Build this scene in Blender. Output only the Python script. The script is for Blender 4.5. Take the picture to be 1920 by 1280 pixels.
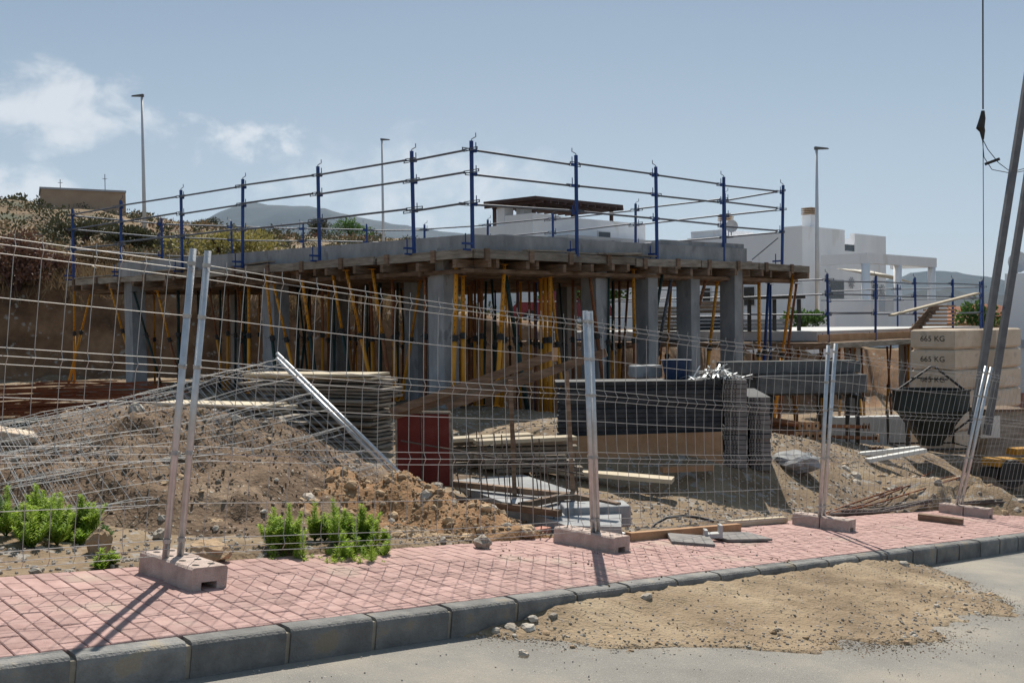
import bpy, math, random
from mathutils import Vector, Matrix, noise
random.seed(7)
R=math.radians
for o in list(bpy.data.objects): bpy.data.objects.remove(o)
S=bpy.context.scene
COL=S.collection
# ------------------------------------------------------------------ camera
F=1800.0; CZ=1.55
CM=Matrix.Rotation(math.pi/2-R(1.27),3,'X')@Matrix.Rotation(R(-0.7),3,'Z')
cd=bpy.data.cameras.new('camera'); cam=bpy.data.objects.new('camera',cd); COL.objects.link(cam)
cam.matrix_world=Matrix.Translation((0,0,CZ))@CM.to_4x4()
cd.sensor_width=36; cd.lens=36*F/1920; cd.clip_start=.05; cd.clip_end=30000
S.camera=cam
# ------------------------------------------------------------------ world: sky with clouds
SUN_EL=50.0; SUN_AZ=1.5       # azimuth measured from +Y towards +X
W=bpy.data.worlds.new('World'); S.world=W; W.use_nodes=True
nt=W.node_tree; N=nt.nodes; L=nt.links
for n in list(N): N.remove(n)
out=N.new('ShaderNodeOutputWorld'); bg=N.new('ShaderNodeBackground'); bg.inputs[1].default_value=.061
sky=N.new('ShaderNodeTexSky'); sky.sky_type='NISHITA'; sky.sun_disc=False
sky.sun_elevation=R(SUN_EL); sky.sun_rotation=R(SUN_AZ); sky.altitude=50; sky.air_density=1.0; sky.dust_density=1.6; sky.ozone_density=1.5
L.new(bg.outputs[0],out.inputs[0])
tc=N.new('ShaderNodeTexCoord')
def vmath(op,*a):
    n=N.new('ShaderNodeVectorMath'); n.operation=op
    for i,x in enumerate(a):
        if isinstance(x,(tuple,list)): n.inputs[i].default_value=x
        elif isinstance(x,(int,float)): n.inputs[i].default_value=(x,x,x)
        else: L.new(x,n.inputs[i])
    return n
def fmath(op,*a,clamp=False):
    n=N.new('ShaderNodeMath'); n.operation=op; n.use_clamp=clamp
    for i,x in enumerate(a):
        if isinstance(x,(int,float)): n.inputs[i].default_value=x
        else: L.new(x,n.inputs[i])
    return n.outputs[0]
def cloud_bank(lon,lat,rl,ra,thr,soft,scale,seed):
    # a bank of cloud round a direction of the sky; lon/lat in degrees from +Y
    sep=N.new('ShaderNodeSeparateXYZ'); L.new(tc.outputs['Generated'],sep.inputs[0])
    lo=fmath('MULTIPLY',fmath('ARCTAN2',sep.outputs[0],sep.outputs[1]),57.2958)
    la=fmath('MULTIPLY',fmath('ARCSINE',sep.outputs[2]),57.2958)
    dx=fmath('DIVIDE',fmath('SUBTRACT',lo,lon),rl); dy=fmath('DIVIDE',fmath('SUBTRACT',la,lat),ra)
    r2=fmath('ADD',fmath('MULTIPLY',dx,dx),fmath('MULTIPLY',dy,dy))
    fall=fmath('SUBTRACT',1.0,fmath('POWER',r2,.8))
    cmb=N.new('ShaderNodeCombineXYZ'); L.new(lo,cmb.inputs[0]); L.new(fmath('MULTIPLY',la,1.35),cmb.inputs[1]); cmb.inputs[2].default_value=seed
    no=N.new('ShaderNodeTexNoise'); no.inputs['Scale'].default_value=scale; no.inputs['Detail'].default_value=9; no.inputs['Roughness'].default_value=.56; no.inputs['Distortion'].default_value=.25
    L.new(cmb.outputs[0],no.inputs['Vector'])
    v=fmath('ADD',no.outputs[0],fmath('MULTIPLY',fmath('MAXIMUM',fall,-3.0),.30))
    mr=N.new('ShaderNodeMapRange'); mr.interpolation_type='SMOOTHSTEP'
    L.new(v,mr.inputs[0]); mr.inputs[1].default_value=thr; mr.inputs[2].default_value=thr+soft
    return mr.outputs[0]
banks=[cloud_bank(-25.6,11.4,7.6,2.6,.55,.30,.34,1.0),cloud_bank(-15.4,10.4,4.4,1.5,.56,.30,.55,5.0),
       cloud_bank(-6,8.0,10.5,3.2,.50,.50,.40,9.0),cloud_bank(-28,7.2,5.5,2.2,.54,.3,.35,3.0),
       cloud_bank(-47,14,14,6,.62,.25,.16,14.0),cloud_bank(70,16,20,7,.64,.3,.12,23.0),cloud_bank(-120,25,30,9,.64,.3,.1,31.0),cloud_bank(150,22,28,9,.64,.3,.1,41.0)]
acc=banks[0]
for b in banks[1:]: acc=fmath('MAXIMUM',acc,b)
acc=fmath('MULTIPLY',acc,.62)
base=N.new('ShaderNodeMixRGB'); base.inputs[0].default_value=.72; L.new(sky.outputs[0],base.inputs[1])
sp=N.new('ShaderNodeSeparateXYZ'); L.new(tc.outputs['Generated'],sp.inputs[0])
gr=N.new('ShaderNodeValToRGB'); L.new(sp.outputs[2],gr.inputs[0]); ge=gr.color_ramp.elements   # pale haze low down, blue above, all round
ge[0].position=0; ge[0].color=(8.6,9.3,9.9,1); ge[1].position=.34; ge[1].color=(3.2,4.5,6.0,1); e_=ge.new(.13); e_.color=(6.2,7.4,8.5,1)
L.new(gr.outputs[0],base.inputs[2])
mix=N.new('ShaderNodeMixRGB'); L.new(acc,mix.inputs[0]); L.new(base.outputs[0],mix.inputs[1]); mix.inputs[2].default_value=(11.5,11.6,11.7,1)
L.new(mix.outputs[0],bg.inputs[0])
# ------------------------------------------------------------------ sun
sd=bpy.data.lights.new('sun','SUN'); sd.energy=5.0; sd.angle=R(.55); sd.color=(1,.94,.84)
sun=bpy.data.objects.new('sun',sd); COL.objects.link(sun)
sdir=Vector((math.sin(R(SUN_AZ))*math.cos(R(SUN_EL)),math.cos(R(SUN_AZ))*math.cos(R(SUN_EL)),math.sin(R(SUN_EL))))
sun.location=sdir*60; sun.rotation_euler=sdir.to_track_quat('Z','Y').to_euler()
S.view_settings.view_transform='Standard'; S.view_settings.look='None'; S.view_settings.exposure=0.4; S.view_settings.gamma=1
# ------------------------------------------------------------------ helpers
def ray(x,y): return CM@Vector(((x-960)/F,(640-y)/F,-1))
CAM=Vector((0,0,CZ))
def at(x,y,Y): d=ray(x,y); return CAM+d*(Y/d.y)          # a point seen in the photo at distance Y
def onz(x,y,z): d=ray(x,y); return CAM+d*((z-CZ)/d.z)
def px(p):
    q=CM.transposed()@(Vector(p)-CAM); return (960+F*q.x/-q.z,640-F*q.y/-q.z)
ANC={}
class MB:
    def __init__(s): s.v=[]; s.f=[]
    def add(s,vs,fs):
        b=len(s.v); s.v+= [tuple(v) for v in vs]; s.f+=[tuple(i+b for i in f) for f in fs]; return s
    def box(s,c,size,rz=0,M=None):
        hx,hy,hz=[a/2 for a in size]
        M3=M if M else Matrix.Rotation(rz,3,'Z'); c=Vector(c)
        vs=[c+M3@Vector((x,y,z)) for z in(-hz,hz) for x,y in((-hx,-hy),(hx,-hy),(hx,hy),(-hx,hy))]
        return s.add(vs,[(3,2,1,0),(4,5,6,7),(0,1,5,4),(1,2,6,5),(2,3,7,6),(3,0,4,7)])
    def beam(s,a,b,w,h,up=(0,0,1)):
        a=Vector(a);b=Vector(b);d=b-a;l=d.length
        if l<1e-6: return s
        y=d/l;u=Vector(up)
        if abs(y.dot(u))>.98: u=Vector((1,0,0)) if abs(y.x)<.9 else Vector((0,1,0))
        x=y.cross(u).normalized(); z=x.cross(y)
        M=Matrix((x,y,z)).transposed()
        return s.box((a+b)/2,(w,l,h),M=M)
    def tube(s,pts,r,n=8,cap=True):
        pts=[Vector(p) for p in pts]; k=len(pts); b=len(s.v); rr=r if isinstance(r,(list,tuple)) else [r]*k
        prev=None
        for i,p in enumerate(pts):
            t=(pts[min(i+1,k-1)]-pts[max(i-1,0)]).normalized()
            if prev is None:
                u=Vector((0,0,1)) if abs(t.z)<.9 else Vector((1,0,0)); x=t.cross(u).normalized()
            else: x=(prev-t*prev.dot(t)).normalized()
            prev=x; y=t.cross(x)
            for j in range(n):
                a=2*math.pi*j/n; s.v.append(tuple(p+(x*math.cos(a)+y*math.sin(a))*rr[i]))
        for i in range(k-1):
            for j in range(n):
                s.f.append((b+i*n+j,b+i*n+(j+1)%n,b+(i+1)*n+(j+1)%n,b+(i+1)*n+j))
        if cap:
            s.f.append(tuple(b+j for j in range(n))[::-1]); s.f.append(tuple(b+(k-1)*n+j for j in range(n)))
        return s
    def prism(s,poly,z0,z1):
        n=len(poly); vs=[(p[0],p[1],z0) for p in poly]+[(p[0],p[1],z1) for p in poly]
        ar=sum(poly[i][0]*poly[(i+1)%n][1]-poly[(i+1)%n][0]*poly[i][1] for i in range(n))
        fs=[tuple(range(n))[::-1],tuple(range(n,2*n))]+[(i,(i+1)%n,n+(i+1)%n,n+i) for i in range(n)]
        if ar<0: fs=[f[::-1] for f in fs]
        return s.add(vs,fs)
    def lathe(s,prof,c,n=16):
        c=Vector(c);b=len(s.v)
        for r,z in prof:
            for j in range(n):
                a=2*math.pi*j/n; s.v.append((c.x+r*math.cos(a),c.y+r*math.sin(a),c.z+z))
        for i in range(len(prof)-1):
            for j in range(n): s.f.append((b+i*n+j,b+i*n+(j+1)%n,b+(i+1)*n+(j+1)%n,b+(i+1)*n+j))
        s.f.append(tuple(b+j for j in range(n))[::-1]); s.f.append(tuple(b+(len(prof)-1)*n+j for j in range(n)))
        return s
    def rock(s,c,r,seed,flat=.75,sub=1,rough=.35):
        random_state=random.Random(seed)
        vs,fs=ICO[sub]; off=Vector((seed*1.37%50,seed*.71%50,seed*.33%50))
        k=Matrix.Rotation(random_state.random()*6.28,3,'Z')
        sx=random_state.uniform(.75,1.25); sy=random_state.uniform(.75,1.2)
        o=[]
        for v in vs:
            q=v*(1+rough*noise.noise(v*1.3+off)+.12*random_state.uniform(-1,1))
            q=k@Vector((q.x*sx,q.y*sy,q.z*flat)); o.append(Vector(c)+q*r)
        return s.add(o,fs)
    def build(s,name,mat,parent=None,smooth=False,bevel=0):
        off=ANC.get(parent.name,Vector()) if parent else Vector()
        me=bpy.data.meshes.new(name)
        me.from_pydata([(v[0]-off.x,v[1]-off.y,v[2]-off.z) for v in s.v],[],s.f); me.update()
        if smooth: me.polygons.foreach_set('use_smooth',[True]*len(me.polygons))
        me.materials.append(MT[mat] if isinstance(mat,str) else mat)
        o=bpy.data.objects.new(name,me); COL.objects.link(o)
        if parent: o.parent=parent; ANC[o.name]=off
        if bevel:
            m=o.modifiers.new('bevel','BEVEL'); m.width=bevel; m.segments=2; m.limit_method='ANGLE'
        return o
def ico():
    t=(1+5**.5)/2
    vs=[Vector(v).normalized() for v in[(-1,t,0),(1,t,0),(-1,-t,0),(1,-t,0),(0,-1,t),(0,1,t),(0,-1,-t),(0,1,-t),(t,0,-1),(t,0,1),(-t,0,-1),(-t,0,1)]]
    fs=[(0,11,5),(0,5,1),(0,1,7),(0,7,10),(0,10,11),(1,5,9),(5,11,4),(11,10,2),(10,7,6),(7,1,8),(3,9,4),(3,4,2),(3,2,6),(3,6,8),(3,8,9),(4,9,5),(2,4,11),(6,2,10),(8,6,7),(9,8,1)]
    r=[(vs,fs)]
    for _ in range(2):
        vs=list(vs);nf=[];c={}
        def mid(a,b):
            k=(min(a,b),max(a,b))
            if k not in c: vs.append(((vs[a]+vs[b])/2).normalized()); c[k]=len(vs)-1
            return c[k]
        for a,b,d in fs:
            ab,bd,da=mid(a,b),mid(b,d),mid(d,a); nf+=[(a,ab,da),(b,bd,ab),(d,da,bd),(ab,bd,da)]
        fs=nf; r.append((vs,fs))
    return r
ICO=ico()
USED={}
def tag(o,label=None,cat=None,group=None,kind=None):
    if label: o['label']=label
    if cat: o['category']=cat
    if group: o['group']=group
    if kind: o['kind']=kind
    return o
def thing(name,label,cat,loc=(0,0,0),group=None):
    o=bpy.data.objects.new(name,None); COL.objects.link(o); o.location=loc; o.empty_display_size=.1
    ANC[o.name]=Vector(loc); return tag(o,label,cat,group)
ORD=['first','second','third','fourth','fifth','sixth','seventh','eighth','ninth','tenth','eleventh','twelfth','thirteenth','fourteenth','fifteenth','sixteenth','seventeenth','eighteenth','nineteenth','twentieth']
def sstep(a,b,x):
    t=max(0,min(1,(x-a)/(b-a))); return t*t*(3-2*t)
def lerp(a,b,t): return a+(b-a)*t
def interp(x,tab):
    if x<=tab[0][0]: return tab[0][1]
    for (a,va),(b,vb) in zip(tab,tab[1:]):
        if x<=b: return va+(vb-va)*(x-a)/(b-a)
    return tab[-1][1]
# ------------------------------------------------------------------ materials
MT={}
def mat(name,cols,rough=.8,scale=4,metal=0,bump=0,bscale=40,detail=6,rnd=0,spots=None,spec=.3,coord='pos',stretch=None,ramp=(.3,.7)):
    m=bpy.data.materials.new(name); m.use_nodes=True; t=m.node_tree; n=t.nodes; l=t.links
    b=n['Principled BSDF']; b.inputs['Roughness'].default_value=rough; b.inputs['Metallic'].default_value=metal; b.inputs['Specular IOR Level'].default_value=spec
    if coord=='pos': g=n.new('ShaderNodeNewGeometry'); vec=g.outputs['Position']
    else: g=n.new('ShaderNodeTexCoord'); vec=g.outputs['Object']
    if stretch:
        mp=n.new('ShaderNodeMapping'); mp.inputs['Scale'].default_value=stretch; l.new(vec,mp.inputs[0]); vec=mp.outputs[0]
    nz=n.new('ShaderNodeTexNoise'); nz.inputs['Scale'].default_value=scale; nz.inputs['Detail'].default_value=detail; nz.inputs['Roughness'].default_value=.62; l.new(vec,nz.inputs['Vector'])
    cr=n.new('ShaderNodeValToRGB'); l.new(nz.outputs[0],cr.inputs[0])
    e=cr.color_ramp.elements; k=len(cols)
    while len(e)<k: e.new(.5)
    for i,c in enumerate(cols):
        e[i].position=ramp[0]+(ramp[1]-ramp[0])*i/max(1,k-1); e[i].color=(*c,1)
    colr=cr.outputs[0]
    if spots:
        sc,thr,c2=spots
        n2=n.new('ShaderNodeTexNoise'); n2.inputs['Scale'].default_value=sc; n2.inputs['Detail'].default_value=5; l.new(vec,n2.inputs['Vector'])
        mr=n.new('ShaderNodeMapRange'); l.new(n2.outputs[0],mr.inputs[0]); mr.inputs[1].default_value=thr; mr.inputs[2].default_value=thr+.06
        mx=n.new('ShaderNodeMixRGB'); l.new(mr.outputs[0],mx.inputs[0]); l.new(colr,mx.inputs[1]); mx.inputs[2].default_value=(*c2,1); colr=mx.outputs[0]
    if rnd:
        oi=n.new('ShaderNodeObjectInfo'); hs=n.new('ShaderNodeHueSaturation')
        mr=n.new('ShaderNodeMapRange'); l.new(oi.outputs['Random'],mr.inputs[0]); mr.inputs[3].default_value=1-rnd; mr.inputs[4].default_value=1+rnd
        l.new(mr.outputs[0],hs.inputs['Value']); l.new(colr,hs.inputs['Color']); colr=hs.outputs[0]
    l.new(colr,b.inputs['Base Color'])
    if bump:
        n3=n.new('ShaderNodeTexNoise'); n3.inputs['Scale'].default_value=bscale; n3.inputs['Detail'].default_value=6; l.new(vec,n3.inputs['Vector'])
        bp=n.new('ShaderNodeBump'); bp.inputs['Strength'].default_value=bump; bp.inputs['Distance'].default_value=.02; l.new(n3.outputs[0],bp.inputs['Height']); l.new(bp.outputs[0],b.inputs['Normal'])
    MT[name]=m; return m
mat('paver',[(.28,.17,.15),(.36,.225,.20),(.42,.28,.25)],.85,9,rnd=.15,bump=.25,bscale=120,spots=(1.3,.60,(.37,.265,.22)))
mat('paver_joint',[(.10,.06,.05),(.17,.11,.08)],.95,8)
mat('lintel_dark',[(.07,.07,.07),(.115,.115,.113),(.17,.168,.16)],.85,4,bump=.4,bscale=40)
mat('kerb',[(.12,.117,.112),(.18,.175,.165),(.26,.25,.23)],.88,5,bump=.5,bscale=70,spots=(5,.61,(.25,.215,.165)),rnd=.16)
mat('mortar',[(.26,.22,.17),(.36,.32,.26)],.95,20)
mat('asphalt',[(.17,.16,.145),(.25,.235,.21),(.36,.32,.26)],.9,.8,bump=.7,bscale=150,detail=12,spots=(70,.62,(.36,.33,.29)))
mat('sand_dirt',[(.15,.105,.064),(.265,.195,.122),(.36,.28,.185)],.95,1.5,bump=1,bscale=45,detail=12,spots=(26,.60,(.24,.19,.145)))
mat('soil',[(.095,.062,.036),(.19,.133,.08),(.28,.21,.135)],.95,.9,bump=1,bscale=28,detail=14,spots=(9,.57,(.26,.235,.205)),ramp=(.32,.68))
mat('soil_orange',[(.15,.078,.034),(.25,.138,.064),(.33,.20,.105)],.95,2.2,bump=1,bscale=30,detail=12,spots=(20,.66,(.40,.32,.22)))
mat('soil_grey',[(.075,.045,.026),(.15,.098,.06),(.235,.17,.115)],.95,2.0,bump=1,bscale=30,detail=12,spots=(30,.64,(.40,.36,.31)))
mat('rock_grey',[(.26,.215,.165),(.37,.325,.27),(.48,.44,.38)],.9,7,bump=.6,bscale=40,rnd=.25)
mat('rubble',[(.12,.08,.052),(.20,.145,.10),(.38,.31,.24)],.95,9)
mat('rock_tan',[(.25,.165,.09),(.36,.25,.15),(.44,.33,.21)],.9,7,bump=.6,bscale=40,rnd=.25)
mat('bank',[(.065,.036,.02),(.175,.098,.052),(.30,.18,.10)],.95,1.1,bump=1,bscale=6,detail=12,spots=(3.5,.62,(.30,.27,.23)))
mat('hill',[(.09,.06,.035),(.17,.115,.062),(.25,.175,.095)],.95,.35,bump=1,bscale=3,detail=12,spots=(.22,.56,(.085,.085,.05)))
mat('plain',[(.12,.12,.08),(.2,.18,.12)],.95,.01)
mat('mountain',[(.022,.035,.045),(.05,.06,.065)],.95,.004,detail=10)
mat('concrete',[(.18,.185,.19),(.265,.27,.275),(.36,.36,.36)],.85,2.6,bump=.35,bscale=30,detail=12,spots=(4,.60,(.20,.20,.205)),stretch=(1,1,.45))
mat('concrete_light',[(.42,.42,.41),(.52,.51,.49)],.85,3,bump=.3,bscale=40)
mat('foot_block',[(.36,.28,.24),(.47,.37,.32),(.53,.44,.39)],.9,10,bump=.6,bscale=110,rnd=.06)
mat('wood_grey',[(.13,.108,.085),(.24,.205,.165),(.34,.30,.25)],.85,3,bump=.4,bscale=30,detail=10,rnd=.28,stretch=(1,1,6))
mat('wood_pale',[(.40,.33,.23),(.52,.45,.34)],.85,3,bump=.3,bscale=30,rnd=.15)
mat('wood_brown',[(.10,.065,.042),(.18,.12,.08),(.27,.19,.135)],.85,4,bump=.4,bscale=30,rnd=.25,stretch=(1,1,5))
mat('wood_orange',[(.30,.17,.09),(.42,.26,.15)],.85,4,bump=.3,bscale=30,rnd=.2)
mat('black_board',[(.018,.020,.024),(.035,.037,.042),(.06,.06,.062)],.7,5,bump=.4,bscale=60,rnd=.35)
mat('hollow_grey',[(.16,.15,.14),(.24,.22,.21)],.85,9,bump=.4,bscale=60,rnd=.15)
mat('void',[(.008,.008,.008),(.012,.012,.012)],.9)
mat('red_panel',[(.085,.012,.010),(.13,.020,.016),(.16,.038,.03)],.75,3,bump=.1,bscale=30)
mat('galv',[(.42,.43,.44),(.56,.57,.58)],.42,14,metal=.75,spec=.5,bump=.05,bscale=60)
mat('wire',[(.34,.335,.32),(.46,.45,.43)],.5,20,metal=.5,spec=.4)
mat('steel_rail',[(.085,.095,.115),(.14,.15,.175)],.55,6,metal=.35,spec=.35,rnd=.2)
mat('blue_paint',[(.008,.035,.14),(.014,.05,.20)],.5,8,spots=(14,.68,(.10,.07,.05)))
mat('yellow_paint',[(.50,.20,.014),(.60,.27,.022)],.5,6,spots=(10,.62,(.26,.115,.04)),rnd=.2)
mat('rust_paint',[(.15,.055,.025),(.25,.10,.04)],.8,10,spots=(16,.62,(.34,.17,.07)),rnd=.3)
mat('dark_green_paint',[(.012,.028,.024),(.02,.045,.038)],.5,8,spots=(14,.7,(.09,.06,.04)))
mat('rust_rebar',[(.13,.042,.018),(.24,.085,.035)],.85,14,rnd=.3)
mat('rebar_dark',[(.07,.055,.045),(.13,.10,.08)],.8,14)
mat('house_white',[(.68,.69,.70),(.77,.77,.78),(.80,.80,.80)],.8,.5,detail=10,stretch=(1,1,.3),spots=(.8,.64,(.66,.65,.63)))
mat('house_grey',[(.36,.37,.39),(.42,.43,.45)],.8,1)
mat('hut_tan',[(.36,.25,.17),(.44,.32,.22)],.9,1)
mat('lamp_post',[(.50,.51,.52),(.58,.59,.60)],.5,2,metal=.3)
mat('lamp_dark',[(.10,.105,.11),(.14,.145,.15)],.5,3)
mat('dark_timber',[(.045,.025,.022),(.08,.045,.038)],.7,5)
mat('tile_red',[(.30,.12,.07),(.42,.19,.11)],.85,3)
mat('glass_dark',[(.02,.025,.03),(.04,.045,.05)],.1,2,spec=.6)
mat('ballast',[(.46,.36,.26),(.56,.45,.34),(.60,.50,.39)],.9,3,bump=.3,bscale=60,rnd=.05,spots=(3,.62,(.42,.35,.28)))
mat('black_ink',[(.02,.02,.02),(.03,.03,.03)],.8)
mat('hopper',[(.012,.018,.016),(.03,.036,.032)],.55,5,spots=(12,.68,(.07,.06,.05)))
mat('frame_dark',[(.02,.02,.02),(.05,.045,.04)],.6,8)
mat('crane_grey',[(.10,.10,.105),(.16,.16,.165)],.55,6)
mat('crane_yellow',[(.34,.16,.012),(.42,.21,.02)],.5,6)
mat('blue_tub',[(.012,.028,.075),(.022,.045,.10)],.5,4)
mat('scrap',[(.34,.36,.37),(.50,.52,.53)],.4,10,metal=.7)
mat('white_card',[(.60,.59,.56),(.68,.67,.63)],.8,3)
mat('brick_pink',[(.42,.20,.15),(.50,.26,.20)],.9,9,bump=.3,bscale=80)
mat('black_rubber',[(.02,.02,.02),(.035,.035,.035)],.6)
mat('car_red',[(.20,.012,.02),(.24,.018,.028)],.25,2,spec=.6)
mat('canvas',[(.60,.57,.50),(.66,.63,.56)],.8,3)
def leafmat(name,c1,c2,trans=.35):
    m=mat(name,[c1,c2],.6,7,spec=.25)
    b=m.node_tree.nodes['Principled BSDF']; t=m.node_tree; n=t.nodes
    tr=n.new('ShaderNodeBsdfTranslucent'); mx=n.new('ShaderNodeMixShader'); mx.inputs[0].default_value=trans
    cl=b.inputs['Base Color'].links[0].from_socket; t.links.new(cl,tr.inputs[0])
    o=n['Material Output']; t.links.new(b.outputs[0],mx.inputs[1]); t.links.new(tr.outputs[0],mx.inputs[2]); t.links.new(mx.outputs[0],o.inputs[0])
leafmat('weed_leaf',(.20,.33,.035),(.40,.50,.09),.6)
leafmat('weed_dark',(.05,.11,.025),(.09,.17,.04))
leafmat('leaf_green',(.045,.10,.02),(.09,.16,.04))
leafmat('scrub_olive',(.055,.06,.03),(.10,.095,.05),.15)
leafmat('scrub_dry',(.15,.10,.055),(.25,.18,.10),.2)
leafmat('scrub_red',(.10,.05,.035),(.17,.09,.06),.15)
leafmat('scrub_yellow',(.24,.21,.06),(.33,.29,.10),.25)
# ------------------------------------------------------------------ terrain
ES=Vector((.747,.665,0)); ET=Vector((.665,-.747,0))
def st(X,Y): return .747*X+.665*Y,.665*X-.747*Y
def xy(s,t): return .747*s+.665*t,.665*s-.747*t
def plane(s):
    if s>20: return .27485-.1086*20-.04*(min(s,120)-20)
    if s<-15: return .27485+.1086*15+.02*(-15-max(s,-100))
    return .27485-.1086*s
def pad(s): return 0 if s<11 else max(-2.2,-.15*(s-11))
BL=[(-60,21),(-30,24.5),(-20,25.8),(-12,28.0),(-6,31.0),(0,34),(6,37),(14,40),(60,44)]
HB=[(-20,2.9),(-10,2.5),(-3,1.7),(3,1.2),(14,.2),(40,-1.2)]
def far_ground(X,Y):
    d=Y-interp(X,BL)
    h=interp(X,HB)
    m=1-sstep(-13,5,X)
    dd=max(0,min(d,95))
    h+=.098*dd*m+3.5*math.exp(-(((X+44)/17)**2+((Y-82)/15)**2))
    if d>95: h=lerp(h,-25,sstep(95,700,d))
    elif X>30: h=lerp(h,-6,sstep(30,300,X))
    return h
def gz(X,Y,n=True):
    s,t=st(X,Y); p=plane(s)
    if t>-6.03: return p-.14 if t<-4.62 else p-.45
    w=sstep(6.0,lerp(11.5,8.5,sstep(8.2,10.2,s)),-t); z=p*(1-w)+pad(s)*w
    d=Y-interp(X,BL)
    if d>0:
        k=sstep(0,1.5,d); z=lerp(z,far_ground(X,Y),k)
    if n:
        q=Vector((X,Y,0))
        if d<-.5: z+=.05*noise.noise(q*.9)+.035*noise.noise(q*2.7)+.02*noise.noise(q*7)
        elif d<2.5: z+=.28*noise.noise(q*.9)+.16*noise.noise(q*2.3)
        else: z+=.35*noise.noise(q*.25)+.18*noise.noise(q*.8)
    return z
def axis(segs):
    o=[]
    for a,b,stp in segs:
        k=max(1,int(round((b-a)/stp))); o+=[a+(b-a)*i/k for i in range(k)]
    o.append(segs[-1][1]); return o
gx=axis([(-9300,-1000,1500),(-1000,-150,85),(-150,-60,6),(-60,-15,.8),(-15,12,.13),(12,40,.8),(40,150,6),(150,1000,85),(1000,9300,1500)])
gy=axis([(-9300,-300,1500),(-300,-20,40),(-20,4,2),(4,18,.13),(18,37,.25),(37,130,1.2),(130,300,8),(300,1000,80),(1000,9500,1500)])
vs=[(x,y,gz(x,y)) for y in gy for x in gx]; nx=len(gx)
fs=[];mi=[]
for j in range(len(gy)-1):
    for i in range(nx-1):
        fs.append((j*nx+i,j*nx+i+1,(j+1)*nx+i+1,(j+1)*nx+i))
        X=(gx[i]+gx[i+1])/2;Y=(gy[j]+gy[j+1])/2; d=Y-interp(X,BL)
        mi.append(0 if d<-.15 else 1 if d<1.6 else 2 if d<160 and abs(X)<200 else 3)
g=MB(); g.v=vs; g.f=fs; ground=g.build('ground','soil',smooth=True)
for k in('bank','hill','plain'): ground.data.materials.append(MT[k])
ground.data.polygons.foreach_set('material_index',mi); tag(ground,kind='structure',label='bare earth and stones of the sloping building site')
# road
m=MB(); ss=axis([(-60,-4,4),(-4,20,.5),(20,160,10)]); tt=axis([(-4.31,0,.3),(0,14,2)])
for s in ss:
    for t in tt:
        X,Y=xy(s,t); m.v.append((X,Y,plane(s)-.17+.012*noise.noise(Vector((X,Y,3))*.8)-.02*sstep(-3,4,t)))
k=len(tt)
m.f=[(i*k+j,i*k+j+1,(i+1)*k+j+1,(i+1)*k+j) for i in range(len(ss)-1) for j in range(k-1)]
m.f=[f[::-1] for f in m.f]
tag(m.build('road','asphalt',smooth=True),kind='structure',label='worn grey asphalt road with sand on it')
# pavement: bed, pavers, kerb
TK0,TK1,TB=-4.30,-4.42,-6.03
m=MB(); ss=axis([(-30,40,1)])
for s in ss:
    for t,dz in((TK1+.0,-.012),(TB,-.012),(TB,-.2)):
        X,Y=xy(s,t); m.v.append((X,Y,plane(s)+dz))
m.f=[(i*3+j,(i+1)*3+j,(i+1)*3+j+1,i*3+j+1) for i in range(len(ss)-1) for j in range(2)]
pav=tag(m.build('pavement','paver_joint'),kind='structure',label='sloping pavement of red concrete pavers')
def paver_mesh(l):
    w=.0955; l=l-.0045; h=.055; b=.004; vs=[];mm=MB()
    for z,k in((-h,0),(-b,0),(0,b)):
        vs+=[(sx*(w/2-k),sy*(l/2-k),z) for sx,sy in((-1,-1),(1,-1),(1,1),(-1,1))]
    fsx=[(8,9,10,11)]
    for q in(0,4): fsx+=[(q+i,q+(i+1)%4,q+4+(i+1)%4,q+4+i) for i in range(4)]
    return vs,fsx
pl,ph=paver_mesh(.2),paver_mesh(.1)
es3=Vector((.747,.665,-.1086)).normalized(); et3=Vector((-.665,.747,0)).normalized(); nn=es3.cross(et3)
PB=Matrix((es3,et3,nn)).transposed()
cells=[]
for i in range(-60,240):
    s=i*.1+.05; t=TK1-.003; k=0
    ln=[.1]+[.2]*7+[.1] if i%2 else [.2]*8
    for l in ln:
        cells.append((s,t-l/2,l)); t-=l
def cellkey(c):
    X,Y=xy(c[0],c[1]); p=px((X,Y,plane(c[0])))
    inside=Y>1 and -10<p[0]<1930 and p[1]<1290
    return (not inside,math.hypot(X,Y))
cells.sort(key=cellkey)
mes={}
for l,(v,f) in((.2,pl),(.1,ph)):
    me=bpy.data.meshes.new('paver'); me.from_pydata(v,[],f); me.materials.append(MT['paver']); mes[l]=me
rest=MB()
for n,(s,t,l) in enumerate(cells):
    X,Y=xy(s,t); dz=random.uniform(-.0025,.0025)+.004; M=PB@Matrix.Rotation(random.gauss(0,.006),3,'X')@Matrix.Rotation(random.gauss(0,.008),3,'Y')@Matrix.Rotation(random.gauss(0,.006),3,'Z')
    if n<300:
        o=bpy.data.objects.new('paver',mes[l]); COL.objects.link(o); o.parent=pav
        o.matrix_local=Matrix.Translation((X,Y,plane(s)+dz))@M.to_4x4()
    else:
        v,f=pl if l==.2 else ph
        rest.add([Vector((X,Y,plane(s)+dz))+M@Vector(q) for q in v],f)
tag(rest.build('pavers','paver',pav),kind='stuff')
kerb=MB(); ss=axis([(-30,60,2)])
for s in ss:
    for t,dz in((TK0-.012,-.02),(TK1,-.02),(TK1,-.4),(TK0-.012,-.4)):
        X,Y=xy(s,t); kerb.v.append((X,Y,plane(s)+dz))
kerb.f=[(i*4+j,i*4+(j+1)%4,(i+1)*4+(j+1)%4,(i+1)*4+j) for i in range(len(ss)-1) for j in range(4)]
kerb=tag(kerb.build('kerb','mortar'),kind='structure',label='grey concrete kerb along the road')
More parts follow.
